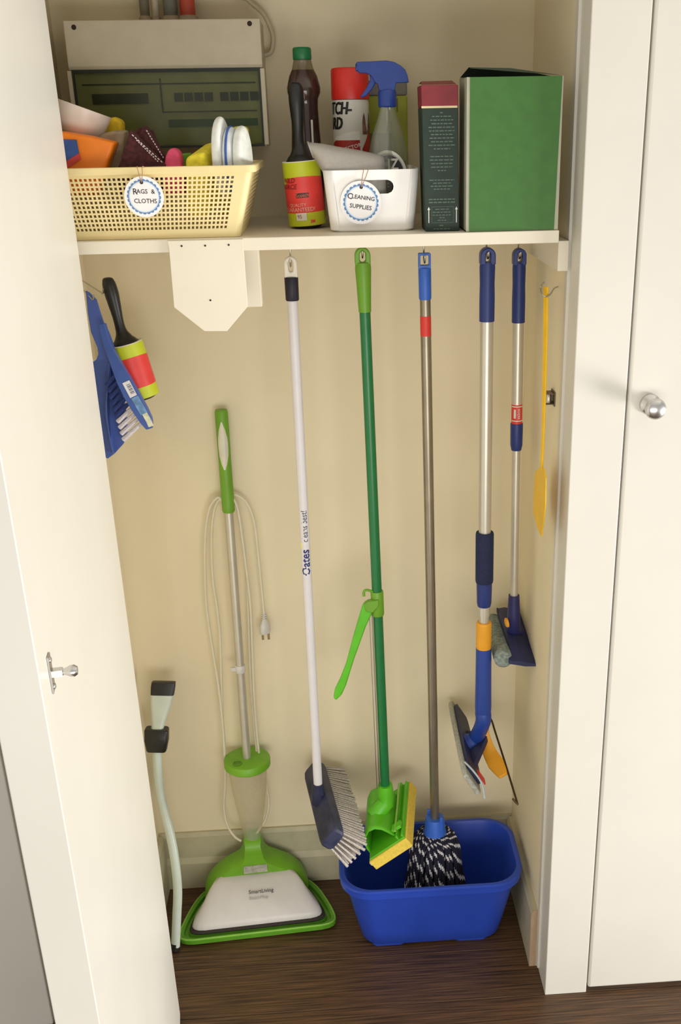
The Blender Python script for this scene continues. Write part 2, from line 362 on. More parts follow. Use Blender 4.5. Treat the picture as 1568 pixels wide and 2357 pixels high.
# ---------------------------------------------------------------- yellow perforated basket
BASK = mat('pale yellow plastic', (236, 216, 158), 0.42, var=0.02, sss=0.0)
bk = thing('storage_basket', 'pale yellow perforated plastic basket holding rags and cloths', 'basket', (-.685, .16, S))
bx0, bx1, by0, by1 = -.866, -.5055, .034, .285          # rim
cx0, cx1, cy0, cy1 = -.834, -.5376, .048, .270          # foot
zr, zf = 1.688, S + .0005
def perforated(mb, P00, P10, P11, P01, u0, u1, v0, v1, nc, nr, fill=.58):
    P00, P10, P11, P01 = map(v3, (P00, P10, P11, P01))
    def cuts(a, b, n):
        c = [0, a]; pit = (b - a) / n
        for i in range(n):
            c.append(a + pit * i + pit * (1 - fill) / 2); c.append(a + pit * i + pit * (1 + fill) / 2)
        return c + [b, 1]
    us, vv = cuts(u0, u1, nc), cuts(v0, v1, nr)
    vs = [P00 * (1 - u) * (1 - v) + P10 * u * (1 - v) + P11 * u * v + P01 * (1 - u) * v for v in vv for u in us]; nu = len(us); fs = []
    for j in range(len(vv) - 1):
        for i in range(nu - 1):
            hole = i >= 2 and j >= 2 and i % 2 == 0 and j % 2 == 0 and i < nu - 3 and j < len(vv) - 3
            if not hole: fs.append((j * nu + i, j * nu + i + 1, (j + 1) * nu + i + 1, (j + 1) * nu + i))
    mb.add(vs, fs)
c_in, r_in = .010, .010
mb = MB()
perforated(mb, (cx0 + c_in, cy0, zf), (cx1 - c_in, cy0, zf), (bx1 - r_in - .006, by0 + .006, zr), (bx0 + r_in + .006, by0 + .006, zr), .035, .955, .12, .93, 41, 12)
perforated(mb, (cx1, cy0 + c_in, zf), (cx1, cy1 - c_in, zf), (bx1 - .006, by1 - r_in - .006, zr), (bx1 - .006, by0 + r_in + .006, zr), .05, .95, .12, .93, 28, 12)
perforated(mb, (cx1 - c_in, cy1, zf), (cx0 + c_in, cy1, zf), (bx0 + r_in + .006, by1 - .006, zr), (bx1 - r_in - .006, by1 - .006, zr), .045, .955, .12, .93, 41, 12)
perforated(mb, (cx0, cy1 - c_in, zf), (cx0, cy0 + c_in, zf), (bx0 + .006, by0 + r_in + .006, zr), (bx0 + .006, by1 - r_in - .006, zr), .05, .95, .12, .93, 28, 12)
# rounded corner strips and the foot
for sx, sy in ((1, -1), (1, 1), (-1, 1), (-1, -1)):
    fx, fy = (cx1 if sx > 0 else cx0), (cy1 if sy > 0 else cy0); rx, ry = ((bx1 - .006) if sx > 0 else (bx0 + .006)), ((by1 - .006) if sy > 0 else (by0 + .006))
    rows = []
    for (x, y, z) in ((fx, fy, zf), (rx, ry, zr)):
        row = []
        for k in range(6):
            a = math.pi / 2 * k / 5
            row.append((x - sx * .010 + sx * .010 * math.sin(a), y - sy * .010 + sy * .010 * math.cos(a), z))
        rows.append(row)
    mb.loft(rows, False, False, closed=False)
build('basket_wall', mb, BASK, bk, solid=.0018)
pts = [(cx0 + (cx1 - cx0) / 2 + x, cy0 + (cy1 - cy0) / 2 + y) for x, y in rrect(cx1 - cx0, cy1 - cy0, .010)]
build('basket_floor', MB().prism([(x, y, zf) for x, y in pts], (0, 0, .002)), BASK, bk)
o = [((bx0 + bx1) / 2 + x, (by0 + by1) / 2 + y) for x, y in rrect(bx1 - bx0, by1 - by0, .014, 5)]
i_ = [((bx0 + bx1) / 2 + x, (by0 + by1) / 2 + y) for x, y in rrect(bx1 - bx0 - .016, by1 - by0 - .016, .010, 5)]
build('basket_rim', MB().plate_hole([(x, y, 1.6845) for x, y in o], [(x, y, 1.6845) for x, y in i_], (0, 0, .011)), BASK, bk, bevel=.0015)
paper_tag('round white tag with scalloped blue ring reading rags and cloths on the yellow basket', (-0.6785, 0.0290, 1.6527), .0300,
          [('R', .0125, .0085, -.0125, dict(bold=.008, shear=.08)), ('AGS  &', .0092, .0072, .0035, dict(bold=.008, shear=.1)), ('CLOTHS', .0092, -.0065, .001, dict(bold=.008, shear=.08))], math.radians(-4), (-0.6832, 0.0310, 1.6953), 0)
# ---------------------------------------------------------------- rags and cloths in the basket
def cloth(name, label, cat, poly, y0, y1, color, group='rags and cloths in the basket', puff=.5, bev=.004, m=None, n_sub=2, parent=None):
    """soft slab: outline facing forward, a rounded middle bulge, real thickness"""
    m = m or mat(name + ' ' + label[:18], color, 0.9, var=0.12, scale=90, bump=0.3)
    c = sum((V(p) for p in poly), V()) / len(poly); th = y1 - y0; rings = []
    for dy, s in ((0, .90), (.10, .97), (.5, 1.0), (.90, .97), (1, .90)):
        rings.append([c + (V(p) - c) * s + V((0, dy * th, 0)) for p in poly])
    mb = MB().loft(rings)
    ob = build(name, mb, m, parent, smooth_deg=60, bevel=bev, bseg=3)
    if parent is None: tag(ob, label, cat, group)
    return ob
def P(pts, y): return [(x, y, z) for x, z in pts]
# white bowl, tilted, at the left end of the basket
bc = V((-0.7795, 0.1500, 1.7793)); bn = V((.34, .06, .93)).normalized()
prof = [(-.046, .012), (-.045, .020), (-.038, .031), (-.024, .039), (-.008, .0425), (.002, .0440), (.0025, .0425), (-.008, .041), (-.024, .0375), (-.037, .029), (-.043, .018), (-.044, .004)]
o = build('plastic_bowl', MB().lathe(bc, bn, prof, n=36), mat('bowl white', (240, 226, 212), 0.35, var=0.02), smooth_deg=45)
tag(o, 'white plastic bowl tilted on the left of the rag basket', 'bowl')
cloth('duster', 'small yellow cloth tucked behind the white bowl rim', 'cloth', [(-0.7621, 0.1800, 1.7481), (-0.7522, 0.1800, 1.7650), (-0.7385, 0.1800, 1.7687), (-0.7268, 0.1800, 1.7620), (-0.7278, 0.1800, 1.7476), (-0.7391, 0.1800, 1.7180), (-0.7637, 0.1800, 1.7184)], .18, .215, (226, 190, 40))
cloth('rag', 'beige grey rag between orange packet and maroon cloth', 'cloth', [(-0.7741, 0.1350, 1.7292), (-0.7536, 0.1350, 1.7443), (-0.7327, 0.1350, 1.7478), (-0.7143, 0.1350, 1.7475), (-0.7205, 0.1350, 1.7186), (-0.7341, 0.1350, 1.6628), (-0.7793, 0.1350, 1.6637)], .135, .175, (172, 150, 122))
op = thing('cleaning_packet', 'bright orange packet with blue and red label in the rag basket', 'packet', (-0.7754, 0.0850, 1.6662))
cloth('packet_body', '', '', [(-0.8148, 0.0750, 1.7495), (-0.7954, 0.0750, 1.7473), (-0.7568, 0.0750, 1.7404), (-0.7209, 0.0750, 1.7311), (-0.7282, 0.0750, 1.7155), (-0.7406, 0.0750, 1.6904), (-0.7581, 0.0750, 1.6535), (-0.8219, 0.0750, 1.6548)], .075, .118, (248, 134, 30), m=mat('orange plastic film', (250, 134, 28), 0.4, var=0.06), parent=op, bev=.003, n_sub=2)
mb = MB().prism([(-0.8108, 0.0725, 1.7370), (-0.7794, 0.0725, 1.7353), (-0.7780, 0.0725, 1.7165), (-0.8024, 0.0725, 1.7031), (-0.8166, 0.0725, 1.6970)], (0, .0012, 0)); build('blue_label', mb, mat('label blue', (52, 84, 150), 0.5, var=0.2), op)
mb = MB().prism([(-0.8169, 0.0722, 1.6945), (-0.8024, 0.0722, 1.7031), (-0.7773, 0.0722, 1.7165), (-0.7765, 0.0722, 1.7077), (-0.7953, 0.0722, 1.6966), (-0.8176, 0.0722, 1.6895)], (0, .0012, 0)); build('red_label', mb, mat('label red', (206, 66, 62), 0.5, var=0.15), op)
# maroon folded cloth with pale stitched hems
MAR = mat('maroon cloth', (74, 34, 36), 0.95, var=0.35, scale=160, bump=0.5)
mc = thing('folded_cloth', 'dark maroon folded cloth with white stitched hems in the rag basket', 'cloth', (-0.6983, 0.1000, 1.6508))
STITCH = mat('white stitching', (222, 206, 206), 0.8)
for k, (poly, y) in enumerate((([(-0.7237, 0.0700, 1.6903), (-0.7094, 0.0700, 1.7197), (-0.6960, 0.0700, 1.7494), (-0.6882, 0.0700, 1.7424), (-0.6687, 0.0700, 1.7209), (-0.6466, 0.0700, 1.6965), (-0.6580, 0.0700, 1.6517), (-0.7235, 0.0700, 1.6531)], .070),
                               ([(-0.7197, 0.0920, 1.6894), (-0.7015, 0.0920, 1.7286), (-0.6756, 0.0920, 1.7558), (-0.6654, 0.0920, 1.7394), (-0.6483, 0.0920, 1.7035), (-0.6559, 0.0920, 1.6504), (-0.7208, 0.0920, 1.6517)], .092),
                               ([(-0.7268, 0.1120, 1.6888), (-0.7095, 0.1120, 1.7361), (-0.6887, 0.1120, 1.7523), (-0.6690, 0.1120, 1.7469), (-0.6504, 0.1120, 1.6899), (-0.6588, 0.1120, 1.6492), (-0.7280, 0.1120, 1.6507)], .112))):
    cloth('cloth_fold', '', '', poly, y, y + .021, None, m=MAR, parent=mc)
    mb = MB(); a, b = (V((-0.6934, 0.0685, 1.7413)), V((-0.6501, 0.0685, 1.6991))) if k == 0 else ((V((-0.6742, 0.0895, 1.7471)), V((-0.6512, 0.0895, 1.7049))) if k == 1 else (V((-0.6876, 0.0685, 1.7337)), V((-0.6567, 0.0685, 1.7005))))
    for q in range(11):
        t = q / 11; mb.tube([a.lerp(b, t), a.lerp(b, t + .055)], .0009, 5)
    s = build('stitching', mb, STITCH, mc); s['kind'] = 'stuff'
cloth('cleaning_cloth', 'pink cloth bunched between maroon cloth and yellow sponge', 'cloth', [(-0.6523, 0.0750, 1.6868), (-0.6473, 0.0750, 1.7090), (-0.6408, 0.0750, 1.7203), (-0.6313, 0.0750, 1.7214), (-0.6240, 0.0750, 1.7136), (-0.6230, 0.0750, 1.6895), (-0.6228, 0.0750, 1.6507), (-0.6568, 0.0750, 1.6514)], .075, .115, (226, 84, 118))
cloth('scourer', 'narrow green scouring cloth poking up beside the pink cloth', 'scourer', [(-0.6371, 0.1200, 1.7024), (-0.6300, 0.1200, 1.7114), (-0.6134, 0.1200, 1.7124), (-0.6114, 0.1200, 1.7046), (-0.6183, 0.1200, 1.6613), (-0.6392, 0.1200, 1.6617)], .12, .14, (104, 160, 44))
SPY = mat('yellow sponge foam', (240, 222, 62), 0.9, var=0.12, scale=120, bump=0.6)
o = build('sponge', MB().prism([(-0.6160, 0.0640, 1.7062), (-0.5851, 0.0640, 1.7145), (-0.5827, 0.0640, 1.6967), (-0.5870, 0.0640, 1.6179), (-0.6198, 0.0640, 1.6187)], (.022, .085, .018)), SPY, bevel=.006, bseg=3, smooth_deg=60)
tag(o, 'yellow foam sponge slanting beside the pink cloth', 'sponge', 'sponges in the rag basket')
o = build('sponge', MB().prism([(-0.5667, 0.1350, 1.7334), (-0.5410, 0.1350, 1.7511), (-0.5203, 0.1350, 1.7501), (-0.5218, 0.1350, 1.6919), (-0.5406, 0.1350, 1.6114), (-0.5749, 0.1350, 1.6121)], (0, .035, 0)), mat('olive sponge foam', (214, 200, 84), 0.9, var=0.12, scale=120, bump=0.5), bevel=.006, bseg=3, smooth_deg=60)
tag(o, 'dull yellow sponge standing behind the white pads', 'sponge', 'sponges in the rag basket')
def pad(label, poly, y, vec, col, band=None):
    t = thing('scrub_pad', label, 'pad', poly[0], group='oval pads in the rag basket')
    c = sum((V(p) for p in poly), V()) / len(poly); vec = V(vec); rings = []
    for f, s in ((0, .78), (.1, .93), (.3, 1), (.7, 1), (.9, .93), (1, .78)): rings.append([c + (V(p) - c) * s + vec * f for p in poly])
    build('pad_foam', MB().loft(rings), mat('pad ' + label[:20], col, 0.85, var=0.06, scale=90, bump=0.3), t, smooth_deg=70, subsurf=1)
    if band:
        build('pad_band', MB().loft([[c + (V(p) - c) * 1.015 + vec * f for p in poly] for f in (.40, .62)]), mat('pad blue', (70, 100, 168), 0.85, var=0.1, scale=90), t, smooth_deg=60)
    return t
def oval(cx, cz, ry, rz, x, n=20):
    return [(x + .26 * ry * math.cos(2 * math.pi * k / n), cx + ry * .88 * math.cos(2 * math.pi * k / n), cz + rz * math.sin(2 * math.pi * k / n)) for k in range(n)]
q = V((-0.5641, 0.0850, 1.7168)); pad('white oval scrub pad standing leftmost of the three by the yellow sponge', oval(.085, q.z - .012, .034, .060, q.x - .003), 0, (.0150, -.003, .003), (222, 224, 216))
q = V((-0.5481, 0.0850, 1.7133)); pad('white pad with a blue band between the two plain white pads', oval(.085, q.z - .014, .032, .050, q.x - .004), 0, (.0165, -.003, .003), (214, 218, 220), band=True)
q = V((-0.5318, 0.0850, 1.7130)); pad('white oval scrub pad standing rightmost against the basket end', oval(.085, q.z - .012, .032, .050, q.x - .004), 0, (.0165, -.003, .003), (226, 226, 222))

# ---------------------------------------------------------------- white bin
BINW = mat('white glossy plastic', (246, 243, 238), 0.22, var=0.01)
wb = thing('storage_bin', 'white plastic bin with oval handle slot tagged cleaning supplies', 'bin', (-.325, .16, S))
z0, z1 = S + .0005, 1.6832
def binrow(z):
    f = (z - z0) / (z1 - z0); return (-.3938 + (-.403 + .3938) * f, -.257 + (-.2472 + .257) * f, .084 - .008 * f, .250 + .008 * f)
rc_ = .016
mb = MB(); zs = [z0, z0 + .003, z0 + .3 * (z1 - z0), z0 + .65 * (z1 - z0), z1]
def ring(z, inset=0.0):
    x0, x1, y0, y1 = binrow(z); w, d = x1 - x0 - 2 * inset, y1 - y0 - 2 * inset
    return [((x0 + x1) / 2 + a, (y0 + y1) / 2 + b, z) for a, b in rrect(w, d, rc_, 6)]
rings = [ring(z0, .003), ring(z0 + .003)] + [ring(z) for z in zs[2:]]
n = len(rings[0])
# ring order: corner (+,+) 0-6, (-,+) 7-13, (-,-) 14-20, (+,-) 21-27 ; the front face spans vertices 20 -> 21
vs = [p for r in rings for p in r]; fs = [tuple(range(n - 1, -1, -1))]
for i in range(len(rings) - 1):
    for j in range(n):
        k = (j + 1) % n
        if j == 20 and i >= 1: continue
        fs.append((i * n + j, i * n + k, (i + 1) * n + k, (i + 1) * n + j))
mb.add(vs, fs)
# front panel with the slot
def fpt(x, z):
    return (x, binrow(z)[2], z)
left = [rings[i][20] for i in range(1, len(rings))]; right = [rings[i][21] for i in range(1, len(rings))]
outer = []
for i in range(len(left) - 1):
    for q in range(4): outer.append(V(right[i]).lerp(V(right[i + 1]), q / 4))
for q in range(12): outer.append(V(right[-1]).lerp(V(left[-1]), q / 12))
for i in range(len(left) - 1, 0, -1):
    for q in range(4): outer.append(V(left[i]).lerp(V(left[i - 1]), q / 4))
for q in range(12): outer.append(V(left[0]).lerp(V(right[0]), q / 12))
sx, sz, sw_, sr = -.3245, 1.6572, .034, .0105
inner = []
for p_ in outer:
    a = math.atan2((p_.z - sz), (p_.x - sx) * .55)
    dx, dz = math.cos(a), math.sin(a)
    # stadium outline hit by the ray
    t = 0.0
    for s in range(400):
        t += .0002; X_, Z_ = dx * t / .55, dz * t
        ex = max(abs(X_) - (sw_ - sr), 0)
        if math.hypot(ex, Z_) >= sr: break
    inner.append(V(fpt(sx + X_, sz + Z_)))
bmw = build('bin_wall', mb, BINW, wb, smooth_deg=35, solid=.0022); mb = MB()
m_ = len(outer); mb.add([tuple(p_) for p_ in outer] + [tuple(p_) for p_ in inner], [(j, (j + 1) % m_, m_ + (j + 1) % m_, m_ + j) for j in range(m_)])
build('bin_front', mb, BINW, wb, solid=.0022)
paper_tag('round white tag with scalloped blue ring reading cleaning supplies on the white bin', (-0.3438, 0.0710, 1.6346), .0330,
          [('C', .0125, .0090, -.0180, dict(bold=.010, shear=.08)), ('LEANING', .0088, .0072, .0035, dict(bold=.010, shear=.1)), ('SUPPLIES', .0092, -.0068, -.0005, dict(bold=.010, shear=.1))], math.radians(3), (-.336, .0735, 1.6842), 0)

# ---------------------------------------------------------------- trigger spray bottle in the bin
SBLUE = mat('trigger blue plastic', (34, 62, 140), 0.4, var=0.04)
sb = thing('spray_bottle', 'clear spray bottle with blue trigger head standing in the white bin', 'bottle', (-.2935, .165, S))
ys = .165
prof2 = [(-0.3418, 0.1650, 1.8409), (-0.3403, 0.1650, 1.8427), (-0.3207, 0.1650, 1.8431), (-0.2933, 0.1650, 1.8440), (-0.2814, 0.1650, 1.8420), (-0.2710, 0.1650, 1.8368), (-0.2633, 0.1650, 1.8303), (-0.2599, 0.1650, 1.8226), (-0.2576, 0.1650, 1.8117), (-0.2651, 0.1650, 1.8115), (-0.2785, 0.1650, 1.8113), (-0.2809, 0.1650, 1.7998), (-0.3057, 0.1650, 1.8001), (-0.3082, 0.1650, 1.8105), (-0.3124, 0.1650, 1.8118), (-0.3158, 0.1650, 1.8189), (-0.3205, 0.1650, 1.8241), (-0.3261, 0.1650, 1.8261), (-0.3366, 0.1650, 1.8262), (-0.3407, 0.1650, 1.8307)]
hd = build('trigger_head', MB().prism([V(p) + V((0, -.0105, 0)) for p in prof2], (0, .021, 0)), SBLUE, sb, bevel=.003, bseg=3, smooth_deg=50)
build('nozzle', MB().lathe(V((-0.3412, 0.1650, 1.8352)) + V((.002, 0, 0)), (-1, 0, .02), [(0, .0062), (.003, .0062), (.004, .004)], n=6), SBLUE, hd)
trg = [(-0.3205, 0.1650, 1.8241), (-0.3201, 0.1650, 1.8151), (-0.3268, 0.1650, 1.8043), (-0.3371, 0.1650, 1.7915), (-0.3336, 0.1650, 1.7902), (-0.3271, 0.1650, 1.7927), (-0.3169, 0.1650, 1.8029), (-0.3117, 0.1650, 1.8111), (-0.3129, 0.1650, 1.8189)]
build('trigger', MB().prism([V(p) + V((0, -.006, 0)) for p in trg], (0, .012, 0)), SBLUE, sb, bevel=.0015, smooth_deg=50)
c0 = V((-0.2928, 0.1650, 1.7753)); ax = c0.x
build('collar', MB().lathe((ax, ys, c0.z), (0, 0, 1), [(0, .0135), (.002, .0152), (.022, .0152), (.026, .0135)], n=28), SBLUE, sb, smooth_deg=40)
build('bottle_body', MB().lathe((ax, ys, S + .004), (0, 0, 1), [(0, .030), (.003, .0345), (.03, .037), (.07, .0385), (.092, .0400), (.108, .0395), (.140, .0310), (.161, .0218), (.176, .0160), (.186, .0125), (.189, .0125)], n=32, sy=.70), clear_mat('clear bottle plastic', (228, 230, 222), gloss=0.08, rough=0.1, diff=0.16, drgb=(226, 226, 210)), sb, smooth_deg=50)
build('liquid', MB().lathe((ax, ys, S + .006), (0, 0, 1), [(0, .029), (.03, .0355), (.07, .0372), (.092, .0372), (.098, .0365)], n=28, sy=.68), clear_mat('cloudy liquid', (226, 226, 214), gloss=0.04, diff=0.25, drgb=(210, 208, 196)), sb, smooth_deg=50)
build('dip_tube', MB().tube([(ax, ys, S + .012), (ax, ys, S + .19)], .0022, 8), clear_mat('dip tube', (230, 232, 226), diff=0.3), sb)
ly = ys - .0285
def oval_lab(name, cxp, czp, rx, rz, dy, m, n=40):
    build(name, MB().prism([(cxp + rx * math.cos(2 * math.pi * k / n), ly - dy, czp + rz * math.sin(2 * math.pi * k / n)) for k in range(n)], (0, .0004, 0)), m, sb)
lc = V((-.2965, .137, 1.668))
oval_lab('label_rim', lc.x, lc.z, .0330, .0425, .0002, mat('label white', (232, 230, 222), 0.5))
oval_lab('label_grey', lc.x, lc.z, .0290, .0380, .0007, mat('label grey', (176, 172, 166), 0.5))
oval_lab('label_black', lc.x + .0015, lc.z + .003, .0255, .0320, .0012, mat('label black', (46, 44, 48), 0.5))
mb = MB(); text_plane(mb, 'IZ', .0235, V((-.2875, ly - .0018, 1.6880)), RT, UP, bold=.025, sx=.85); text_plane(mb, 'et', .014, V((-.3000, ly - .0018, 1.6575)), RT, UP, bold=.02)
build('lettering', mb, MATS['label white'], sb)

# ---------------------------------------------------------------- frosted pouring jug in the bin
FROST = clear_mat('frosted plastic', (214, 210, 202), gloss=0.05, rough=0.3, diff=0.45, drgb=(232, 226, 218))
jg = thing('pouring_jug', 'frosted grey plastic pouring jug leaning out of the white bin', 'jug', (-.355, .125, S + .02))
rings = []
for (tx, tz, bx_, bz_, ry) in ((-.303, 1.7005, -.300, 1.625, .012), (-.310, 1.7045, -.306, 1.614, .018), (-.323, 1.7075, -.325, 1.606, .024), (-.345, 1.7125, -.358, 1.612, .028), (-.375, 1.7175, -.386, 1.640, .028), (-.400, 1.7225, -.396, 1.668, .026), (-.4245, 1.7255, -.4165, 1.702, .013)):
    c = V(((tx + bx_) / 2, .112, (tz + bz_) / 2)); a = V((tx, .112, tz)) - c
    rings.append([c + a * math.cos(2 * math.pi * k / 28) + V((0, ry * math.sin(2 * math.pi * k / 28), 0)) for k in range(28)])
build('jug_wall', MB().loft(rings, True, False), FROST, jg, smooth_deg=60, solid=.0012)
build('jug_rim', MB().tube(rings[-1] + [rings[-1][0]], .0013, 6), FROST, jg, smooth_deg=60)

# ---------------------------------------------------------------- aerosol can behind the bin
ar = thing('aerosol_can', 'red capped spray can printed in black lettering behind the white bin', 'can', (-.350, .30, S))
ac = V((-.3497, .30, S + .0005)); R_ = .0320
ab = build('can_body', MB().lathe(ac, UP, [(0, .029), (.003, R_ - .001), (.006, R_), (.196, R_), (.201, .0305)], n=40), mat('can white enamel', (214, 212, 204), 0.3, var=0.02), ar, smooth_deg=40)
build('can_cap', MB().lathe(ac + UP * .2015, UP, [(0, .0325), (.003, .0332), (.046, .0328), (.0495, .0312), (.0505, .027)], n=40), mat('cap red plastic', (214, 40, 32), 0.4, var=0.06), ar, smooth_deg=40)
mb = MB(); text_cyl(mb, 'SCOTCH-', .0275, ac, UP, FR, R_ + .0004, .1865, ang=-1.30, heavy=.045, shear=.2, sx=.70); text_cyl(mb, 'GARD', .0275, ac, UP, FR, R_ + .0004, .1625, ang=-1.36, heavy=.045, shear=.2, sx=.70)
build('black_lettering', mb, mat('print black', (24, 22, 24), 0.5), ab)
mb = MB(); patch_cyl(mb, ac, UP, FR, R_ + .0003, .02, .12, -1.5, .43, top=lambda t: .130 + .018 * math.sin(t * 1.5) ** 1.0)
patch_cyl(mb, ac, UP, FR, R_ + .0003, .02, .12, .58, 1.6, top=lambda t: .122 + .05 * t)
build('red_panel', mb, mat('print red', (172, 40, 36), 0.45, var=0.1), ab)
mb = MB(); patch_cyl(mb, ac, UP, FR, R_ + .0005, .136, .12, -1.2, .43, top=lambda t: .139 + .012 * math.sin(t * 1.5))
text_cyl(mb, 'PROTECTOR', .009, ac, UP, FR, R_ + .0006, .122, ang=-.3, bold=.01, tilt=.25)
build('white_print', mb, MATS['label white'], ab)
mb = MB(); patch_cyl(mb, ac, UP, FR, R_ + .0004, .145, .17, .62, 1.3, top=lambda t: .165 + .015 * math.sin(t * 9)); build('brown_print', mb, mat('print brown', (128, 96, 84), 0.5, var=0.4, scale=120), ab)

# ---------------------------------------------------------------- brown cleaner bottle with green cap
bt = thing('cleaner_bottle', 'tall dark brown bottle of liquid with a green cap behind the lint roller', 'bottle', (-.430, .31, S))
bcn = V((-.4305, .31, S + .0005))
GL = clear_mat('clear pet bottle', (212, 206, 196), gloss=0.05, rough=0.08, diff=0.03)
build('bottle_body', MB().lathe(bcn, UP, [(0, .024), (.004, .0285), (.09, .0290), (.15, .0250), (.190, .0235), (.204, .0245), (.214, .0290), (.222, .0292), (.240, .0245), (.252, .0185), (.262, .0160), (.267, .0150)], n=36), GL, bt, smooth_deg=40)
build('liquid', MB().lathe(bcn + UP * .003, UP, [(0, .024), (.004, .0272), (.087, .0278), (.147, .0240), (.187, .0225), (.201, .0235), (.211, .0278), (.219, .0280), (.237, .0236), (.247, .0185)], n=36), mat('brown liquid', (84, 38, 26), 0.4, var=0.2, scale=15), bt, smooth_deg=40)
build('bottle_cap', MB().lathe(bcn + UP * .266, UP, [(0, .0155), (.001, .0162), (.0165, .0160), (.0190, .0145), (.0195, .012)], n=36), mat('cap green plastic', (22, 118, 66), 0.4, var=0.06), bt, smooth_deg=40)
mb = MB(); patch_cyl(mb, bcn, UP, FR, .0292, .075, .17, .35, .48, n=3); build('label_edge', mb, MATS['label white'], bt)

# ---------------------------------------------------------------- lime and grey carton behind the spray bottle
lcn = thing('detergent_carton', 'lime green and grey carton behind the clear spray bottle', 'carton', (-.284, .36, S))
cp0, cp1 = -.3205, -.2465
build('carton_body', MB().box(cp0, cp1, .345, .40, S + .0005, 1.797), mat('carton lime', (150, 158, 44), 0.6, var=0.15, scale=25), lcn, bevel=.003)
build('carton_top', MB().box(cp0, cp1, .345, .40, 1.797, 1.822), mat('carton grey', (124, 120, 112), 0.6, var=0.08), lcn, bevel=.003)
build('carton_bar', MB().box(cp1 - .020, cp1 - .0175, .3443, .345, 1.770, 1.792), mat('carton olive', (96, 98, 34), 0.6), lcn)
build('carton_panel', MB().box(cp0 + .004, cp0 + .045, .3443, .345, 1.688, 1.735), MATS['carton olive'], lcn)

# ---------------------------------------------------------------- dark green carton
dg_ = thing('polish_carton', 'narrow dark green carton with maroon top between white bin and green box', 'carton', (-.214, .095, S))
GRN = mat('carton dark green', (24, 46, 34), 0.55, var=0.12, scale=60)
y0, y1 = .056, .125; zz = S + .0005
def skew(x, z): return (-.2414 + (-.2468 + .2414) * (z - zz) / (1.805 - zz)) if x == 0 else (-.1864 + (-.1895 + .1864) * (z - zz) / (1.805 - zz))
mb = MB().loft([[(skew(0, z), y0, z), (skew(1, z), y0, z), (skew(1, z), y1, z), (skew(0, z), y1, z)] for z in (zz, 1.7725)])
cb_ = build('carton_body', mb, GRN, dg_, bevel=.0012)
mb = MB().loft([[(skew(0, z), y0, z), (skew(1, z), y0, z), (skew(1, z), y1, z), (skew(0, z), y1, z)] for z in (1.7725, 1.804)])
build('carton_top', mb, mat('carton maroon', (132, 36, 44), 0.5, var=0.15, scale=30), dg_, bevel=.0012)
build('cream_line', MB().loft([[(skew(0, z) - .0002, y0 - .0006, z), (skew(1, z) - .0015, y0 - .0006, z), (skew(1, z) - .0015, y0 + .001, z), (skew(0, z) - .0002, y0 + .001, z)] for z in (1.7715, 1.7745)]), mat('cream line', (224, 208, 160), 0.5), dg_)
mb = MB().loft([[(-.2465, .058, 1.8045), (-.1915, .058, 1.8045), (-.1915, .0588, 1.8047), (-.2465, .0588, 1.8047)], [(-.243, .09, 1.8105), (-.195, .09, 1.811), (-.195, .0908, 1.8105), (-.243, .0908, 1.810)], [(-.244, .122, 1.8085), (-.194, .122, 1.809), (-.194, .1225, 1.8082), (-.244, .1225, 1.8078)]])
build('carton_flap', mb, MATS['carton maroon'], dg_, smooth_deg=40)
mb = MB()
def words(z, w, h=.0016, cxx=-.2148):
    x = cxx - w / 2
    while x < cxx + w / 2 - .001:
        l = random.uniform(.003, .008); l = min(l, cxx + w / 2 - x)
        mb.add([(x, y0 - .0004, z), (x + l, y0 - .0004, z), (x + l, y0 - .0004, z + h), (x, y0 - .0004, z + h)], [(0, 1, 2, 3)]); x += l + .0014
z = 1.764
for w in (.006, .030, .036, .032, .042, .040, .034, .038, .034, .042, .026): words(z, w); z -= .0052
z -= .006
for w in (.036, .038, .034, .034, .013): words(z, w); z -= .0052
z -= .009
for w in (.040, .028, .036, .026): words(z, w); z -= .0045
z -= .011
for w in (.042, .042): words(z, w, .0019); z -= .0046
for w, zq in ((.022, 1.622), (.030, 1.6175), (.030, 1.613), (.008, 1.609), (.014, 1.605), (.008, 1.597), (.028, 1.592)): words(zq, w, .0014)
s = build('fine_print', mb, mat('print sage', (92, 112, 94), 0.6), cb_); s['kind'] = 'stuff'
for x in (-.2360, -.1915):
    mb = MB().add([(x - .0007, y0 - .0005, 1.602), (x + .0007, y0 - .0005, 1.602), (x + .0007, y0 - .0005, 1.622), (x - .0007, y0 - .0005, 1.622), (x - .0022, y0 - .0005, 1.622), (x + .0022, y0 - .0005, 1.622), (x, y0 - .0005, 1.6265)], [(0, 1, 2, 3), (4, 5, 6)])
    build('up_arrow', mb, mat('print white', (226, 226, 216), 0.6), cb_)
mb = MB()
for (xa, xb, za, zb) in ((-.2315, -.1955, 1.6262, 1.6267), (-.2315, -.1955, 1.602, 1.6025), (-.2315, -.231, 1.602, 1.6267), (-.196, -.1955, 1.602, 1.6267)):
    mb.add([(xa, y0 - .0004, za), (xb, y0 - .0004, za), (xb, y0 - .0004, zb), (xa, y0 - .0004, zb)], [(0, 1, 2, 3)])
build('print_frame', mb, MATS['print sage'], cb_)

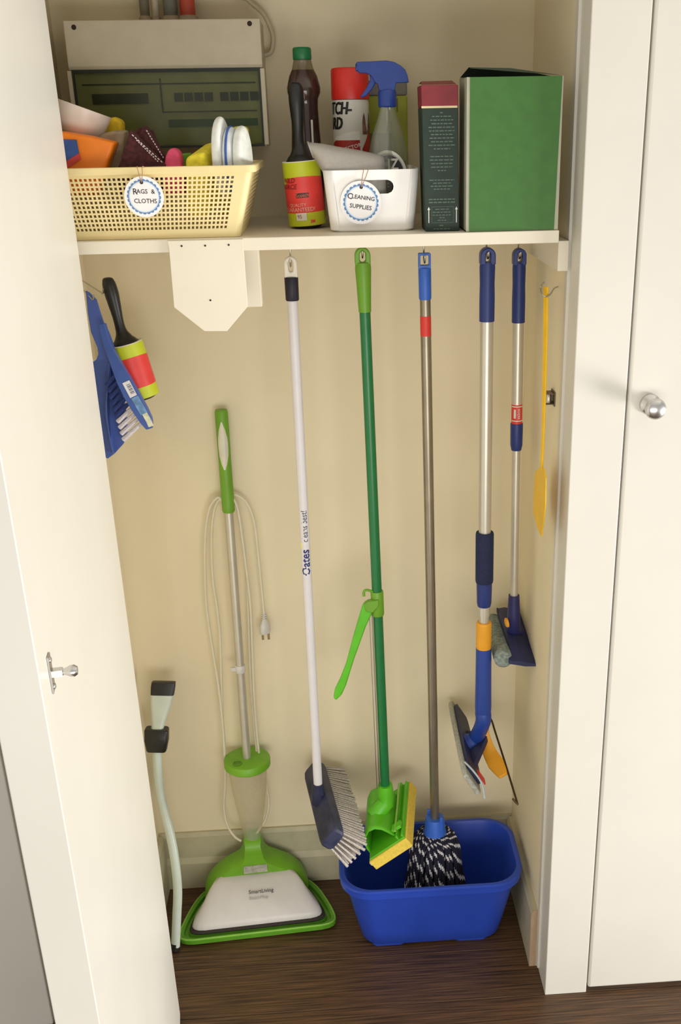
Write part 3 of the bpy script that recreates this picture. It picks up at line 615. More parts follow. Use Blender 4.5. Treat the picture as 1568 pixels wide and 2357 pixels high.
# ---------------------------------------------------------------- big green box
gb = thing('powder_box', 'large bright green box with pale edges at the right end of the shelf', 'box', (-.105, .08, S))
PALE = mat('carton pale edge', (172, 172, 150), 0.6, var=0.05); GBR = mat('carton bright green', (58, 108, 38), 0.5, var=0.06, scale=60)
gx0, gx1, gy0, gy1, gz = -.1785, -.0300, .036, .128, 1.8135
build('box_back', MB().box(gx0, gx1, gy1 - .0015, gy1, S + .0005, gz + .004), PALE, gb)
build('box_floor', MB().box(gx0, gx1, gy0, gy1, S + .0005, S + .002), PALE, gb)
for x in (gx0, gx1 - .0015): build('box_side', MB().box(x, x + .0015, gy0, gy1, S + .0005, gz), PALE, gb)
build('box_front', MB().box(gx0, gx1, gy0 - .0002, gy0 + .0013, S + .0005, gz), PALE, gb)
mb = MB().prism([(-.1735, gy0 - .0004, S + .001), (-.0362, gy0 - .0004, S + .001), (-.0318, gy0 - .0004, gz), (-.1735, gy0 - .0004, gz)], (0, -.0004, 0))
build('green_face', mb, GBR, gb)
mb = MB().loft([[(gx0 + .001, gy1, gz + .003), (gx1, gy1, gz + .003), (gx1, gy1 - .0015, gz + .003), (gx0 + .001, gy1 - .0015, gz + .003)], [(gx0 + .010, gy0 + .055, gz + .016), (gx0 + .075, gy0 + .055, gz + .014), (gx0 + .075, gy0 + .0535, gz + .014), (gx0 + .010, gy0 + .0535, gz + .016)], [(gx0 + .008, gy0 + .012, gz + .0125), (gx1 - .002, gy0 + .006, gz + .001), (gx1 - .002, gy0 + .0045, gz + .001), (gx0 + .008, gy0 + .0105, gz + .0125)]])
build('box_flap', mb, mat('carton inside teal', (44, 74, 62), 0.6, var=0.1), gb, smooth_deg=40)

# ---------------------------------------------------------------- lint rollers
LIME = mat('roller lime print', (196, 206, 36), 0.45, var=0.04); RED = mat('roller red print', (228, 62, 58), 0.45, var=0.06); BLK = mat('black rubber grip', (26, 25, 22), 0.38, var=0.1)
def lint_roller(label, base, axis, front, printed=True):
    """base = centre of the tape roll's lower end, axis = towards the handle"""
    base, axis, front = V(base), V(axis).normalized(), V(front)
    t = thing('lint_roller', label, 'lint roller', base, group='lint rollers')
    L, R = .102, .0315
    roll = build('tape_roll', MB().lathe(base, axis, [(0, R * .93), (.001, R), (L - .001, R), (L, R * .97), (L, R * .80), (L - .006, R * .79)], n=40, cap=False), LIME, t, smooth_deg=40)
    mb = MB(); patch_cyl(mb, base, axis, front, R + .0003, .022, .07, -1.75, 1.75, n=40, top=lambda u: (.060 + .013 * min(1, max(0, (u - .12) * 6))) + .006 * math.sin(u * 3))
    build('red_label', mb, RED, roll)
    build('paper_edge', MB().lathe(base + axis * (L - .0005), axis, [(0, R * .985), (.0012, R * .985), (.0012, R * .80), (0, R * .80)], n=40, cap=False), mat('paper white', (232, 228, 216), 0.7), t, smooth_deg=30)
    build('end_cap', MB().lathe(base - axis * .004, axis, [(0, R * .70), (.0045, R * .86), (.0046, .001)], n=32), BLK, t, smooth_deg=40)
    sd = axis.cross(front).normalized(); k = sd
    pts = [base + axis * (L - .008), base + axis * (L + .004), base + axis * (L + .014), base + axis * (L + .030), base + axis * (L + .055) + k * .002, base + axis * (L + .085) + k * .004, base + axis * (L + .105) + k * .005, base + axis * (L + .116) + k * .0055, base + axis * (L + .120) + k * .006]
    build('handle', MB().tube(smooth(pts, 4), [r for i, r in enumerate([.0245] * 4 + [.022, .0205, .018, .016, .0145, .0125, .0108, .0098, .0093, .0090, .0090, .0092, .0098, .0104, .0112, .0118, .0125, .0128, .0128, .0127, .0124, .012, .0112, .0105, .0098, .009, .0078, .0062, .004])][:33], 20), BLK, t, smooth_deg=60)
    if printed:
        mb = MB(); patch_cyl(mb, base, axis, front, R + .0006, .046, .0535, -.45, .25, n=6); build('brand_panel', mb, mat('roller brand panel', (70, 24, 24), 0.5), roll)
        mb = MB(); text_cyl(mb, 'Scotch', .0085, base, axis, front, R + .0009, .0497, ang=-.10, bold=.01); build('brand_lettering', mb, mat('roller tan print', (196, 110, 84), 0.5), roll)
        mb = MB(); text_cyl(mb, 'GUARANTEED!', .0090, base, axis, front, R + .0008, .027, ang=-.42, bold=.005); text_cyl(mb, 'QUALITY', .0075, base, axis, front, R + .0008, .0345, ang=-.42)
        build('pale_lettering', mb, mat('roller pale print', (240, 176, 160), 0.5), roll)
        mb = MB(); text_cyl(mb, 'WILD', .0105, base, axis, front, R + .0009, .0735, ang=-.82, bold=.03, shear=.2); text_cyl(mb, 'FORCE', .0105, base, axis, front, R + .0009, .0635, ang=-.86, bold=.03, shear=.2)
        build('maroon_lettering', mb, mat('roller maroon print', (150, 30, 40), 0.5), roll)
        mb = MB(); patch_cyl(mb, base, axis, front, R + .0006, .010, .022, -.55, .02, n=6); build('white_panel', mb, MATS['paper white'], roll)
        mb = MB(); text_cyl(mb, '95', .0085, base, axis, front, R + .0009, .016, ang=-.36, bold=.01); build('count_lettering', mb, mat('roller tan2 print', (176, 96, 90), 0.5), roll)
        mb = MB(); text_cyl(mb, '3M', .0065, base, axis, front, R + .0008, .0075, ang=.32, bold=.05); build('mark_lettering', mb, RED, roll)
    return t
lint_roller('lint roller standing on its end on the shelf beside the white bin', (-.4325, .178, S + .0055), (-.065, -.02, 1), FR)
# ================================================================== things hanging under the shelf
def ray_outline(inside, c, n=32, rmax=.2):
    out = []
    for k in range(n):
        a = 2 * math.pi * k / n; lo, hi = 0.0, rmax
        for _ in range(30):
            m_ = (lo + hi) / 2
            if inside(math.cos(a) * m_, math.sin(a) * m_): lo = m_
            else: hi = m_
        out.append((c[0] + math.cos(a) * lo, c[1] + math.sin(a) * lo))
    return out
def hang_tab(top, w, h, t, hw, hh, drop, square=False):
    """flat-fronted hanging end with an eye: top point, width, height, thickness, eye half sizes, eye centre below top"""
    top = V(top); cz = top.z - drop
    def ins(x, z):
        zz_ = cz + z
        if zz_ < top.z - h or zz_ > top.z or abs(x) > w / 2: return False
        if not square and zz_ > top.z - w / 2: return math.hypot(x, zz_ - (top.z - w / 2)) <= w / 2
        return True
    def ini(x, z):
        if square: return abs(x) <= hw and abs(z) <= hh
        e = max(abs(z) - (hh - hw), 0) if hh > hw else abs(z); return math.hypot(x, e) <= hw
    o_ = ray_outline(ins, (0, 0), 48); i_ = ray_outline(ini, (0, 0), 48)
    f = lambda L: [(top.x + x, top.y - t / 2, cz + z) for x, z in L]
    return MB().plate_hole(f(o_), f(i_), (0, t, 0))
def cup_hook(label, x, y, zh, off=.012):
    pts = smooth([(x, y + off * .3, S - TH + .004), (x, y + off * .6, S - TH - .006), (x, y + off, zh + .010), (x, y + off * .9, zh + .001), (x, y + off * .3, zh - .0045), (x, y - off * .4, zh - .0045), (x, y - off, zh + .001), (x, y - off * 1.15, zh + .008)], 5)
    h = build('cup_hook', MB().tube(pts, .0016, 8), STEEL, smooth_deg=60)
    tag(h, label, 'hook', 'hooks under the shelf'); return h
class Axis:
    def __init__(s, a, b, k=0.0): s.a, s.b, s.k = V(a), V(b), k; s.d = (s.b - s.a).normalized()
    def z(s, z):
        z = z - (1.75 - z) * s.k
        return s.a.lerp(s.b, (z - s.a.z) / (s.b.z - s.a.z))
    def seg(s, z0, z1, prof=None, r=None, n=20, **k):
        p, q = s.z(z0), s.z(z1); L = (q - p).length
        pr = [(t * L, rr) for t, rr in prof] if prof else [(0, r), (L, r)]
        return MB().lathe(p, q - p, pr, n=n, xdir=(1, 0, 0), **k)

# ---------------------------------------------------------------- white broom
NAVY = mat('navy plastic', (30, 34, 66), 0.45, var=0.12, scale=40); PWHITE = mat('white coated tube', (226, 222, 224), 0.35, var=0.02, scale=20)
ax_ = Axis((-0.4685, 0.2500, 1.5339), (-0.4736, 0.2500, 0.3854))
br_ = thing('broom', 'white handled broom with navy head and grey bristles hanging under the shelf', 'broom', ax_.b)
tp = ax_.z(1.534)
build('hanging_cap', hang_tab(tp, .0235, .038, .014, .0042, .0105, .0165), mat('cap off white', (236, 230, 216), 0.4), br_, bevel=.002, smooth_deg=40)
build('navy_collar', ax_.seg(1.498, 1.456, [(0, .0118), (.04, .0126), (.96, .0122), (1, .0112)]), mat('navy black collar', (26, 22, 40), 0.5), br_, smooth_deg=40)
hdl = build('broom_handle', ax_.seg(1.46, .380, r=.0097, n=24), PWHITE, br_, smooth_deg=40)
pz = ax_.z(.92); dn = -ax_.d
mb = MB(); text_cyl(mb, 'Oates', .0255, ax_.z(.940), dn, FR, .0100, 0, vertical=True, bold=.022, align='CENTER', sx=.92); build('brand_lettering', mb, mat('print navy', (36, 40, 110), 0.5), hdl)
mb = MB(); text_cyl(mb, 'cleans best!', .0180, ax_.z(1.018), dn, FR, .0100, 0, vertical=True, sx=.80, ang=.1, bold=.004); build('slogan_lettering', mb, mat('print slate', (70, 70, 84), 0.5), hdl)
mb = MB(); c_ = ax_.z(.975)
mb.add([c_ + V((-.009, -.0062, .0085)), c_ + V((-.009, -.0062, -.006)), c_ + V((.003, -.0102, .002))], [(0, 1, 2)]); build('yellow_mark', mb, mat('print yellow', (236, 216, 110), 0.5), hdl)
Ld = V((.040, -.26, .004)).normalized(); Bd = V((.76, .03, -.65)).normalized(); Bd = (Bd - Ld * Bd.dot(Ld)).normalized(); Wd = Ld.cross(Bd).normalized()
if Wd.z < 0: Wd = -Wd
hc = ax_.z(.360) + Bd * .012
rings = []
for t, s in ((-1, .70), (-.97, .9), (-.85, 1), (.85, 1), (.97, .92), (1, .75)):
    rings.append([hc + Ld * t * .138 + Wd * (a * s) + Bd * (b * (.75 + .25 * s)) for a, b in rrect(.054, .030, .008, 4)])
hb = build('broom_head', MB().loft(rings), mat('worn navy plastic', (32, 36, 66), 0.5, var=0.25, scale=18, rgb2=(66, 68, 98)), br_, smooth_deg=40)
build('handle_socket', MB().tube([ax_.z(.405), ax_.z(.386), hc - Bd * .012, hc], [.0135, .0145, .018, .020], 20), NAVY, hb, smooth_deg=50)
mb = MB()
for i in range(32):
    for j in range(6):
        u = -1 + 2 * i / 31; w = -1 + 2 * j / 5
        p0 = hc + Ld * u * .130 + Wd * w * .021 + Bd * .012
        d_ = (Bd + Ld * (u * .34 * abs(u)) + Wd * w * .22 + V((random.uniform(-.03, .03), random.uniform(-.03, .03), random.uniform(-.03, .03)))).normalized()
        mb.tube([p0, p0 + d_ * .030, p0 + d_ * random.uniform(.056, .061)], [.0020, .0027, .0032], 6)
bs = build('bristles', mb, mat('grey bristle', (190, 182, 174), 0.7, var=0.2, scale=300, bump=0.4), br_, smooth_deg=50); bs['kind'] = 'stuff'; bs['label'] = 'pale grey bristle tufts'
cup_hook('wire hook under the shelf carrying the white broom', tp.x, tp.y, tp.z - .012)

# ---------------------------------------------------------------- green sponge mop
LG = mat('lime grip plastic', (112, 168, 40), 0.4, var=0.04); DGR = mat('dark green tube', (28, 118, 62), 0.3, var=0.04); BG = mat('bright green plastic', (98, 196, 36), 0.4, var=0.06)
ax_ = Axis((-0.3387, 0.2500, 1.5435), (-0.3247, 0.2500, 0.3847))
gm = thing('sponge_mop', 'green sponge mop with squeeze lever hanging above the blue bucket', 'mop', ax_.b)
tp = ax_.z(1.5465)
build('hanging_cap', hang_tab(tp, .0285, .030, .018, .0052, .0095, .0165), LG, gm, bevel=.003, smooth_deg=40)
build('grip', ax_.seg(1.520, 1.432, [(0, .0138), (.12, .0148), (.35, .0138), (.8, .0122), (1, .0116)]), LG, gm, smooth_deg=40)
build('mop_handle', ax_.seg(1.45, .375, r=.0103, n=24), DGR, gm, smooth_deg=40)
zc0, zc1 = V((-0.3356, 0.2500, 0.8672)).z, V((-0.3272, 0.2500, 0.8124)).z
clp = build('lever_collar', ax_.seg(zc0, zc1, [(0, .0125), (.05, .0133), (.95, .0133), (1, .0125)]), LG, gm, smooth_deg=40)
build('collar_hook', MB().tube(smooth([(-0.3393, 0.2450, 0.8677), (-0.3508, 0.2430, 0.8731), (-0.3572, 0.2420, 0.8700), (-0.3575, 0.2420, 0.8602)], 4), .0028, 8), LG, clp, smooth_deg=50)
build('lever_bracket', MB().prism([V(p) for p in ((-0.3583, 0.2320, 0.8454), (-0.3492, 0.2320, 0.8518), (-0.3279, 0.2320, 0.8536), (-0.3282, 0.2320, 0.8399), (-0.3411, 0.2320, 0.8248), (-0.3552, 0.2320, 0.8295))], (0, .014, 0)), LG, clp, bevel=.002, smooth_deg=40)
build('squeeze_lever', MB().prism([V(p) for p in ((-0.3609, 0.2370, 0.8402), (-0.3544, 0.2370, 0.8487), (-0.3456, 0.2370, 0.8463), (-0.3409, 0.2370, 0.8243), (-0.3563, 0.2370, 0.7902), (-0.3831, 0.2370, 0.7155), (-0.3965, 0.2370, 0.6726), (-0.4017, 0.2370, 0.6562), (-0.4118, 0.2370, 0.6335), (-0.4243, 0.2370, 0.6205), (-0.4296, 0.2370, 0.6261), (-0.4261, 0.2370, 0.6449), (-0.4130, 0.2370, 0.6725), (-0.3998, 0.2370, 0.7061), (-0.3810, 0.2370, 0.7744))], (0, .012, 0)), BG, gm, bevel=.003, smooth_deg=40)
build('pull_rod', MB().tube([(-0.3426, 0.2430, 0.8195), (-0.3376, 0.2430, 0.3870)], .0013, 8), STEEL, gm); build('pull_rod', MB().tube([(-0.3479, 0.2470, 0.8179), (-0.3433, 0.2470, 0.3846)], .0009, 6), STEEL, gm)
Dp, Cp, Bp = V((-0.3681, 0.1500, 0.2618)), V((-0.2863, 0.1500, 0.3199)), V((-0.2614, 0.3520, 0.3267)); Ap = Dp + (Bp - Cp)
nn = (Cp - Dp).cross(Bp - Cp).normalized()
if nn.z > 0: nn = -nn
dd = (Cp - Dp).normalized(); yy = (Bp - Cp).normalized(); Wm = (Cp - Dp).length; Lm = (Bp - Cp).length
build('mop_sponge', MB().prism([Dp, Cp, Bp, Ap], nn * .026), mat('mop sponge foam', (238, 208, 84), 0.9, var=0.08, scale=140, bump=0.4), gm, bevel=.002, smooth_deg=40)
def mp(d_, l, h): return Dp + dd * (d_ * Wm) + yy * (l * Lm) - nn * h
mb = MB().prism([mp(.03, .02, 0), mp(.97, .02, 0), mp(.97, .98, 0), mp(.03, .98, 0)], -nn * .004)
pt = build('sponge_plate', mb, BG, gm, bevel=.001)
for d_ in (.80, .92): build('plate_rib', MB().prism([mp(d_, .03, .004), mp(d_ + .04, .03, .004), mp(d_ + .04, .97, .004), mp(d_, .97, .004)], -nn * (.010 if d_ < .9 else .006)), BG, pt, bevel=.001)
def arch(l, s=1.0, h=0.0):
    return [mp(d_, l, q * s + h) for d_, q in ((.05, .004), (.06, .018), (.10, .030), (.20, .044), (.34, .052), (.48, .049), (.58, .038), (.64, .024), (.68, .012), (.72, .004))]
r0 = [arch(l, s) for l, s in ((.12, .95), (.16, 1.03), (.19, 1.0), (.45, 1.05), (.75, 1.12), (.80, 1.05))]
build('mop_hood', MB().loft(r0, False, False, closed=False), BG, gm, smooth_deg=60, solid=-.003)
build('handle_socket', MB().tube([ax_.z(.392), ax_.z(.370), ax_.z(.345), mp(.36, .42, .040)], [.0165, .0185, .0195, .022], 22), BG, gm, smooth_deg=50)
build('roller_bar', MB().tube([mp(.82, .10, .018), mp(.82, .92, .018)], .0028, 10), mat('pale green plastic', (150, 196, 90), 0.4), gm, smooth_deg=40)
build('link_arm', MB().obox(mp(.84, .18, .016), dd * .012, yy * .010, nn * .004), BG, gm, bevel=.0015)
build('hinge_edge', MB().prism([mp(-.02, .0, -.012), mp(.03, .0, -.012), mp(.03, .95, .002), mp(-.02, .95, .002)], -nn * .010), mat('grubby cream plastic', (206, 196, 150), 0.6, var=0.2), gm, bevel=.002)
cup_hook('wire hook under the shelf carrying the green sponge mop', tp.x, tp.y, tp.z - .013)

# ---------------------------------------------------------------- string mop standing in the bucket
CB = mat('cobalt plastic', (52, 104, 206), 0.4, var=0.05); GREYT = mat('grey metal tube', (150, 140, 122), 0.32, 0.75, var=0.06, scale=30)
ax_ = Axis((-0.2267, 0.2500, 1.5340), (-0.2141, 0.2500, 0.2971))
sm = thing('string_mop', 'string mop with grey metal handle resting in the blue bucket', 'mop', (ax_.b.x, ax_.b.y, .02))
tp = ax_.z(1.534)
build('hanging_cap', hang_tab(tp, .0225, .027, .015, .0078, .0085, .0125, square=True), CB, sm, bevel=.001)
build('grip', ax_.seg(1.508, 1.4515, [(0, .0113), (.05, .0118), (.95, .0116), (1, .0110)]), CB, sm, smooth_deg=40)
build('mop_handle', ax_.seg(1.47, .29, r=.0100, n=24), GREYT, sm, smooth_deg=40)
build('red_band', ax_.seg(1.4215, 1.385, r=.0103, n=24), mat('red sticker', (228, 58, 48), 0.45), sm, smooth_deg=40)
cz_ = .296; c_ = ax_.z(cz_)
hb = build('mop_collar', MB().lathe(c_, (0, 0, -1), [(0, .0205), (.003, .0215), (.030, .0240), (.052, .0300), (.062, .0305), (.067, .025)], n=28), CB, sm, smooth_deg=40)
for a in (-.9, 2.2): build('collar_lug', MB().obox(c_ + V((.0205 * math.cos(a), .0205 * math.sin(a), -.008)), (.0035, 0, 0), (0, .0035, 0), (0, 0, .018)), CB, hb, bevel=.001)
mb = MB(); cx_, cy_ = c_.x, c_.y
for layer, (cnt, R1, R2) in enumerate(((34, .050, .070), (28, .040, .056), (20, .026, .038))):
    for k in range(cnt):
        a = 2 * math.pi * (k + .5 * layer) / cnt + random.uniform(-.05, .05); r1 = R1 * random.uniform(.95, 1.05); r2 = R2 * random.uniform(.93, 1.07); a2 = a + random.uniform(-.12, .12)
        z2 = random.uniform(.022, .05)
        P_ = [(cx_ + .020 * math.cos(a), cy_ + .020 * math.sin(a), .252), (cx_ + .034 * math.cos(a), cy_ + .034 * math.sin(a), .250 - .004 * layer), (cx_ + r1 * math.cos(a), cy_ + r1 * math.sin(a), .226 - .008 * layer), (cx_ + (r1 * .6 + r2 * .4) * math.cos(a), cy_ + (r1 * .6 + r2 * .4) * math.sin(a), .16), (cx_ + r2 * math.cos(a2), cy_ + r2 * math.sin(a2), .09), (cx_ + r2 * math.cos(a2), cy_ + r2 * math.sin(a2), z2)]
        pts = smooth(P_, 12); n0 = len(mb.f); mb.tube(pts, .0042, 8); ph = random.randint(0, 7)
        for fi in range(n0, len(mb.f) - 2):
            i, j = divmod(fi - n0, 8); mb.mi[fi] = 1 if ((i + j + ph) % 8) < 2 else 0
st = build('mop_strands', mb, [mat('navy yarn', (22, 22, 44), 0.95, var=0.2, scale=200), mat('white yarn', (206, 204, 208), 0.95, var=0.1, scale=200)], sm, smooth_deg=60)
st['kind'] = 'stuff'; st['label'] = 'navy and white twisted yarn strands'
cup_hook('wire hook under the shelf carrying the string mop', tp.x, tp.y, tp.z - .012)

# ---------------------------------------------------------------- blue flat mop with butterfly head
DB = mat('deep blue plastic', (30, 50, 120), 0.42, var=0.05); MB_ = mat('mid blue plastic', (34, 66, 152), 0.42, var=0.05); ALU = mat('satin aluminium', (206, 200, 186), 0.34, 0.55, var=0.03, scale=20); OR = mat('amber plastic', (240, 168, 40), 0.45, var=0.05)
ax_ = Axis((-0.1139, 0.2350, 1.5405), (-0.1093, 0.2350, 0.5523), -.0078)
bm_ = thing('butterfly_mop', 'blue handled flat mop with amber twist collar and hinged folding head', 'mop', ax_.b)
tp = ax_.z(1.541)
build('hanging_cap', hang_tab(tp, .0278, .030, .024, .0042, .009, .017), DB, bm_, bevel=.004, smooth_deg=50, bseg=3)
build('grip', ax_.seg(1.515, 1.4085, [(0, .0138), (.1, .0144), (.35, .0137), (.6, .0143), (1, .0142)]), DB, bm_, smooth_deg=40)
build('mop_handle', ax_.seg(1.42, .80, r=.0124, n=24), ALU, bm_, smooth_deg=40)
build('foam_grip', ax_.seg(.9864, .876, [(0, .0172), (.04, .0185), (.95, .0185), (1, .0175)]), mat('navy foam', (28, 36, 72), 0.8, var=0.15, scale=200), bm_, smooth_deg=40)
build('lock_collar', ax_.seg(.877, .822, [(0, .0162), (.85, .0152), (1, .0135)]), DB, bm_, smooth_deg=40)
build('inner_tube', ax_.seg(.83, .77, r=.0105), ALU, bm_, smooth_deg=40)
prof = [(0, .0142)]
for k in range(8): prof += [(.06 + k * .11, .0165), (.11 + k * .11, .0156)]
tc_ = build('twist_collar', ax_.seg(.785, .722, prof + [(1, .0160)], n=28), OR, bm_, smooth_deg=50)
build('lower_tube', ax_.seg(.724, .555, [(0, .0165), (.5, .0172), (.85, .0180), (1, .0165)]), MB_, bm_, smooth_deg=40)
far, near = V((-0.1417, 0.4050, 0.4775)), V((-0.1427, 0.1350, 0.4725)); ld = (near - far).normalized(); wd = V((.50, .10, -.86)); wd = (wd - ld * wd.dot(ld)).normalized(); nd = ld.cross(wd).normalized()
if nd.x < 0: nd = -nd
def slab(l0, l1, w, h0, h1, taper=.75):
    rings = []
    for t, s in ((0, taper), (.06, .92), (.2, 1), (.8, 1), (.94, .95), (1, .82)):
        c = far.lerp(near, l0 + (l1 - l0) * t); rings.append([c - wd * w / 2 * s + nd * h0, c + wd * w / 2 * s + nd * h0, c + wd * w / 2 * s + nd * h1, c - wd * w / 2 * s + nd * h1])
    return MB().loft(rings)
wing = build('mop_wing', slab(.02, .96, .060, 0, .008), mat('slate blue plastic', (40, 46, 84), 0.5, var=0.15), bm_, bevel=.0015)
pad_ = build('fleece_pad', slab(-.04, 1.06, .072, -.011, 0), mat('grey fleece', (176, 176, 164), 0.95, var=0.2, scale=220, bump=0.8), bm_, bevel=.003, smooth_deg=60); pad_['label'] = 'pale grey fleece pad'
build('pad_pocket', MB().tube(smooth([near - wd * .036 + nd * .002 - ld * .02, near - wd * .02 + nd * .012 + ld * .004, near + wd * .01 + nd * .013 + ld * .012, near + wd * .040 + nd * .002 + ld * .020], 5), .0021, 8), mat('pocket white binding', (186, 196, 200), 0.8), bm_, smooth_deg=60)
build('red_tab', MB().obox(near + nd * .0145 + wd * .012 - ld * .012, wd * .014, ld * .010, nd * .0015), mat('red tab', (222, 60, 60), 0.5), bm_)
mb = MB(); mid = far.lerp(near, .52); mb.tube(smooth([ax_.z(.565), ax_.z(.540), V((-0.1183, 0.2620, 0.4970)), mid + nd * .018, mid + nd * .004], 5), [.0175, .0177, .0175, .0172, .017, .0168, .0165, .0165, .0165, .0168, .017, .0172, .0176, .018, .019, .020, .021, .022, .023, .024, .025], 18)
build('hub', mb, MB_, bm_, smooth_deg=60)
build('hub_gusset', MB().prism([mid + nd * .006 - ld * .055, mid + nd * .006 + ld * .085, mid + nd * .036 + ld * .035, mid + nd * .055], wd * .012), MATS['slate blue plastic'], bm_, bevel=.002)
def band(pts, widths, side, th, n=8):
    P_ = smooth(pts, n); rings = []; side = V(side).normalized()
    for i, p_ in enumerate(P_):
        f = i / n; a = int(min(f, len(widths) - 2)); w = widths[a] + (widths[a + 1] - widths[a]) * (f - a)
        t_ = (P_[min(i + 1, len(P_) - 1)] - P_[max(i - 1, 0)]).normalized(); s_ = (side - t_ * side.dot(t_)).normalized(); u_ = t_.cross(s_)
        rings.append([p_ - s_ * w / 2 - u_ * th / 2, p_ + s_ * w / 2 - u_ * th / 2, p_ + s_ * w / 2 + u_ * th / 2, p_ - s_ * w / 2 + u_ * th / 2])
    return MB().loft(rings)
build('amber_arm', band([(-0.1016, 0.2620, 0.5462), (-0.0990, 0.2620, 0.5014), (-0.0941, 0.2400, 0.4726), (-0.0838, 0.2050, 0.4616), (-0.0721, 0.1700, 0.4535)], [.016, .017, .030, .036, .020], (1, 0, .35), .007), OR, bm_, bevel=.0015, smooth_deg=50)
build('wire_frame', MB().tube(smooth([(-0.1036, 0.2750, 0.5494), (-0.0788, 0.3200, 0.5036), (-0.0716, 0.3000, 0.4825), (-0.0655, 0.2250, 0.4672), (-0.0614, 0.1500, 0.4567), (-0.0564, 0.0850, 0.4414)], 6) + [V((-0.0605, 0.0880, 0.4449)), V((-0.0660, 0.0940, 0.4497))], .0023, 8), mat('bronze wire', (86, 72, 46), 0.4, 0.8), bm_, smooth_deg=60)
cup_hook('wire hook under the shelf carrying the blue flat mop', tp.x, tp.y, tp.z - .014, .015)

# ---------------------------------------------------------------- blue window squeegee with fleece roll
ax_ = Axis((-0.0461, 0.2900, 1.5315), (-0.0385, 0.2900, 0.7937), .0208)
sq = thing('squeegee', 'blue handled window squeegee with grey fleece roll beside the closet wall', 'squeegee', ax_.b)
tp = ax_.z(1.538)
build('hanging_cap', hang_tab(tp, .0246, .030, .021, .0042, .0088, .016), DB, sq, bevel=.004, smooth_deg=50, bseg=3)
build('grip', ax_.seg(1.512, 1.4045, [(0, .0122), (.1, .0127), (.35, .0121), (.6, .0127), (1, .0126)]), DB, sq, smooth_deg=40)
hp = build('handle_tube', ax_.seg(1.42, 1.19, r=.0106, n=24), ALU, sq, smooth_deg=40)
lb = build('red_label', ax_.seg(1.249, 1.211, r=.0109, n=24), mat('red label film', (226, 62, 50), 0.45), hp, smooth_deg=40)
dn = -ax_.d; mb = MB()
for zq in (1.2455, 1.2175): patch_cyl(mb, ax_.z(zq), dn, FR, .0111, -.001, .001, -1.3, 1.3)
patch_cyl(mb, ax_.z(1.2315), dn, FR, .0111, -.009, .009, -.75, -.35, n=3); text_cyl(mb, 'sabco', .0095, ax_.z(1.2315), dn, FR, .0112, 0, ang=.15, vertical=True, bold=.01)
build('label_print', mb, MATS['print white'], lb)
build('lock_collar', ax_.seg(1.211, 1.157, [(0, .0122), (.05, .0126), (.8, .0122), (1, .0100)]), DB, sq, smooth_deg=40)
build('inner_tube', ax_.seg(1.17, .83, r=.0082, n=24), ALU, sq, smooth_deg=40)
IND = mat('indigo plastic', (38, 40, 98), 0.45, var=0.08)
nr, nb = V((-0.0608, 0.2050, 0.7069)), V((0.0072, 0.2050, 0.6990)); fr_, fb = V((-0.0558, 0.4120, 0.7276)), V((-0.0032, 0.4120, 0.7282)); crown = .026
def sect(r_, b_, s=1.0):
    w = (b_ - r_); up_ = V((0, 0, 1))
    return [r_, r_ + w * .5 - up_ * .004, b_ - up_ * .002, b_ + up_ * .002, r_ + w * .62 + up_ * crown * .55 * s, r_ + w * .35 + up_ * crown * s, r_ + w * .1 + up_ * crown * .8 * s, r_ + up_ * .010]
build('squeegee_head', MB().loft([sect(fr_, fb, .4), sect(fr_.lerp(nr, .15), fb.lerp(nb, .15)), sect(fr_.lerp(nr, .5), fb.lerp(nb, .5), 1.2), sect(fr_.lerp(nr, .95), fb.lerp(nb, .95), .6), sect(nr, nb, .3)]), mat('dark blue plastic', (34, 40, 84), 0.5, var=0.2, scale=20), sq, smooth_deg=40)
e = (nb - nr).normalized()
build('rubber_blade', MB().prism([fb - e * .010 + V((0, 0, .003)), fb + e * .004, nb + e * .004, nb - e * .012 + V((0, 0, .003))], (0, 0, -.004)), mat('black rubber blade', (40, 36, 30), 0.6), sq)
rn, rf = V((-0.0708, 0.2120, 0.7119)), V((-0.0666, 0.3980, 0.7131))
d_ = rn - rf; L_ = d_.length
build('fleece_roll', MB().lathe(rf, d_, [(0, .012), (.003, .0185), (.02, .0195), (L_ * .5, .0200), (L_ - .02, .0200), (L_ - .004, .0190), (L_, .012)], n=24), mat('grey blue fleece', (132, 144, 138), 0.95, var=0.35, scale=150, bump=1.0), sq, smooth_deg=60)
hm = fr_.lerp(nr, .5).lerp(fb.lerp(nb, .5), .45) + V((0, 0, .012))
build('socket', MB().tube([ax_.z(.8435), ax_.z(.80), ax_.z(.765), hm.lerp(ax_.z(.765), .4), hm], [.0115, .0138, .0150, .0165, .020], 20), IND, sq, smooth_deg=50)
build('release_button', MB().lathe(V((-0.0576, 0.2830, 0.7641)) + V((.006, 0, 0)), (-1, -.2, 0), [(0, .0085), (.004, .0085), (.006, .0065)], n=20, sx=1.25, sy=.8), OR, sq, smooth_deg=40)
cup_hook('wire hook under the shelf carrying the squeegee', tp.x, tp.y, tp.z - .013, .014)

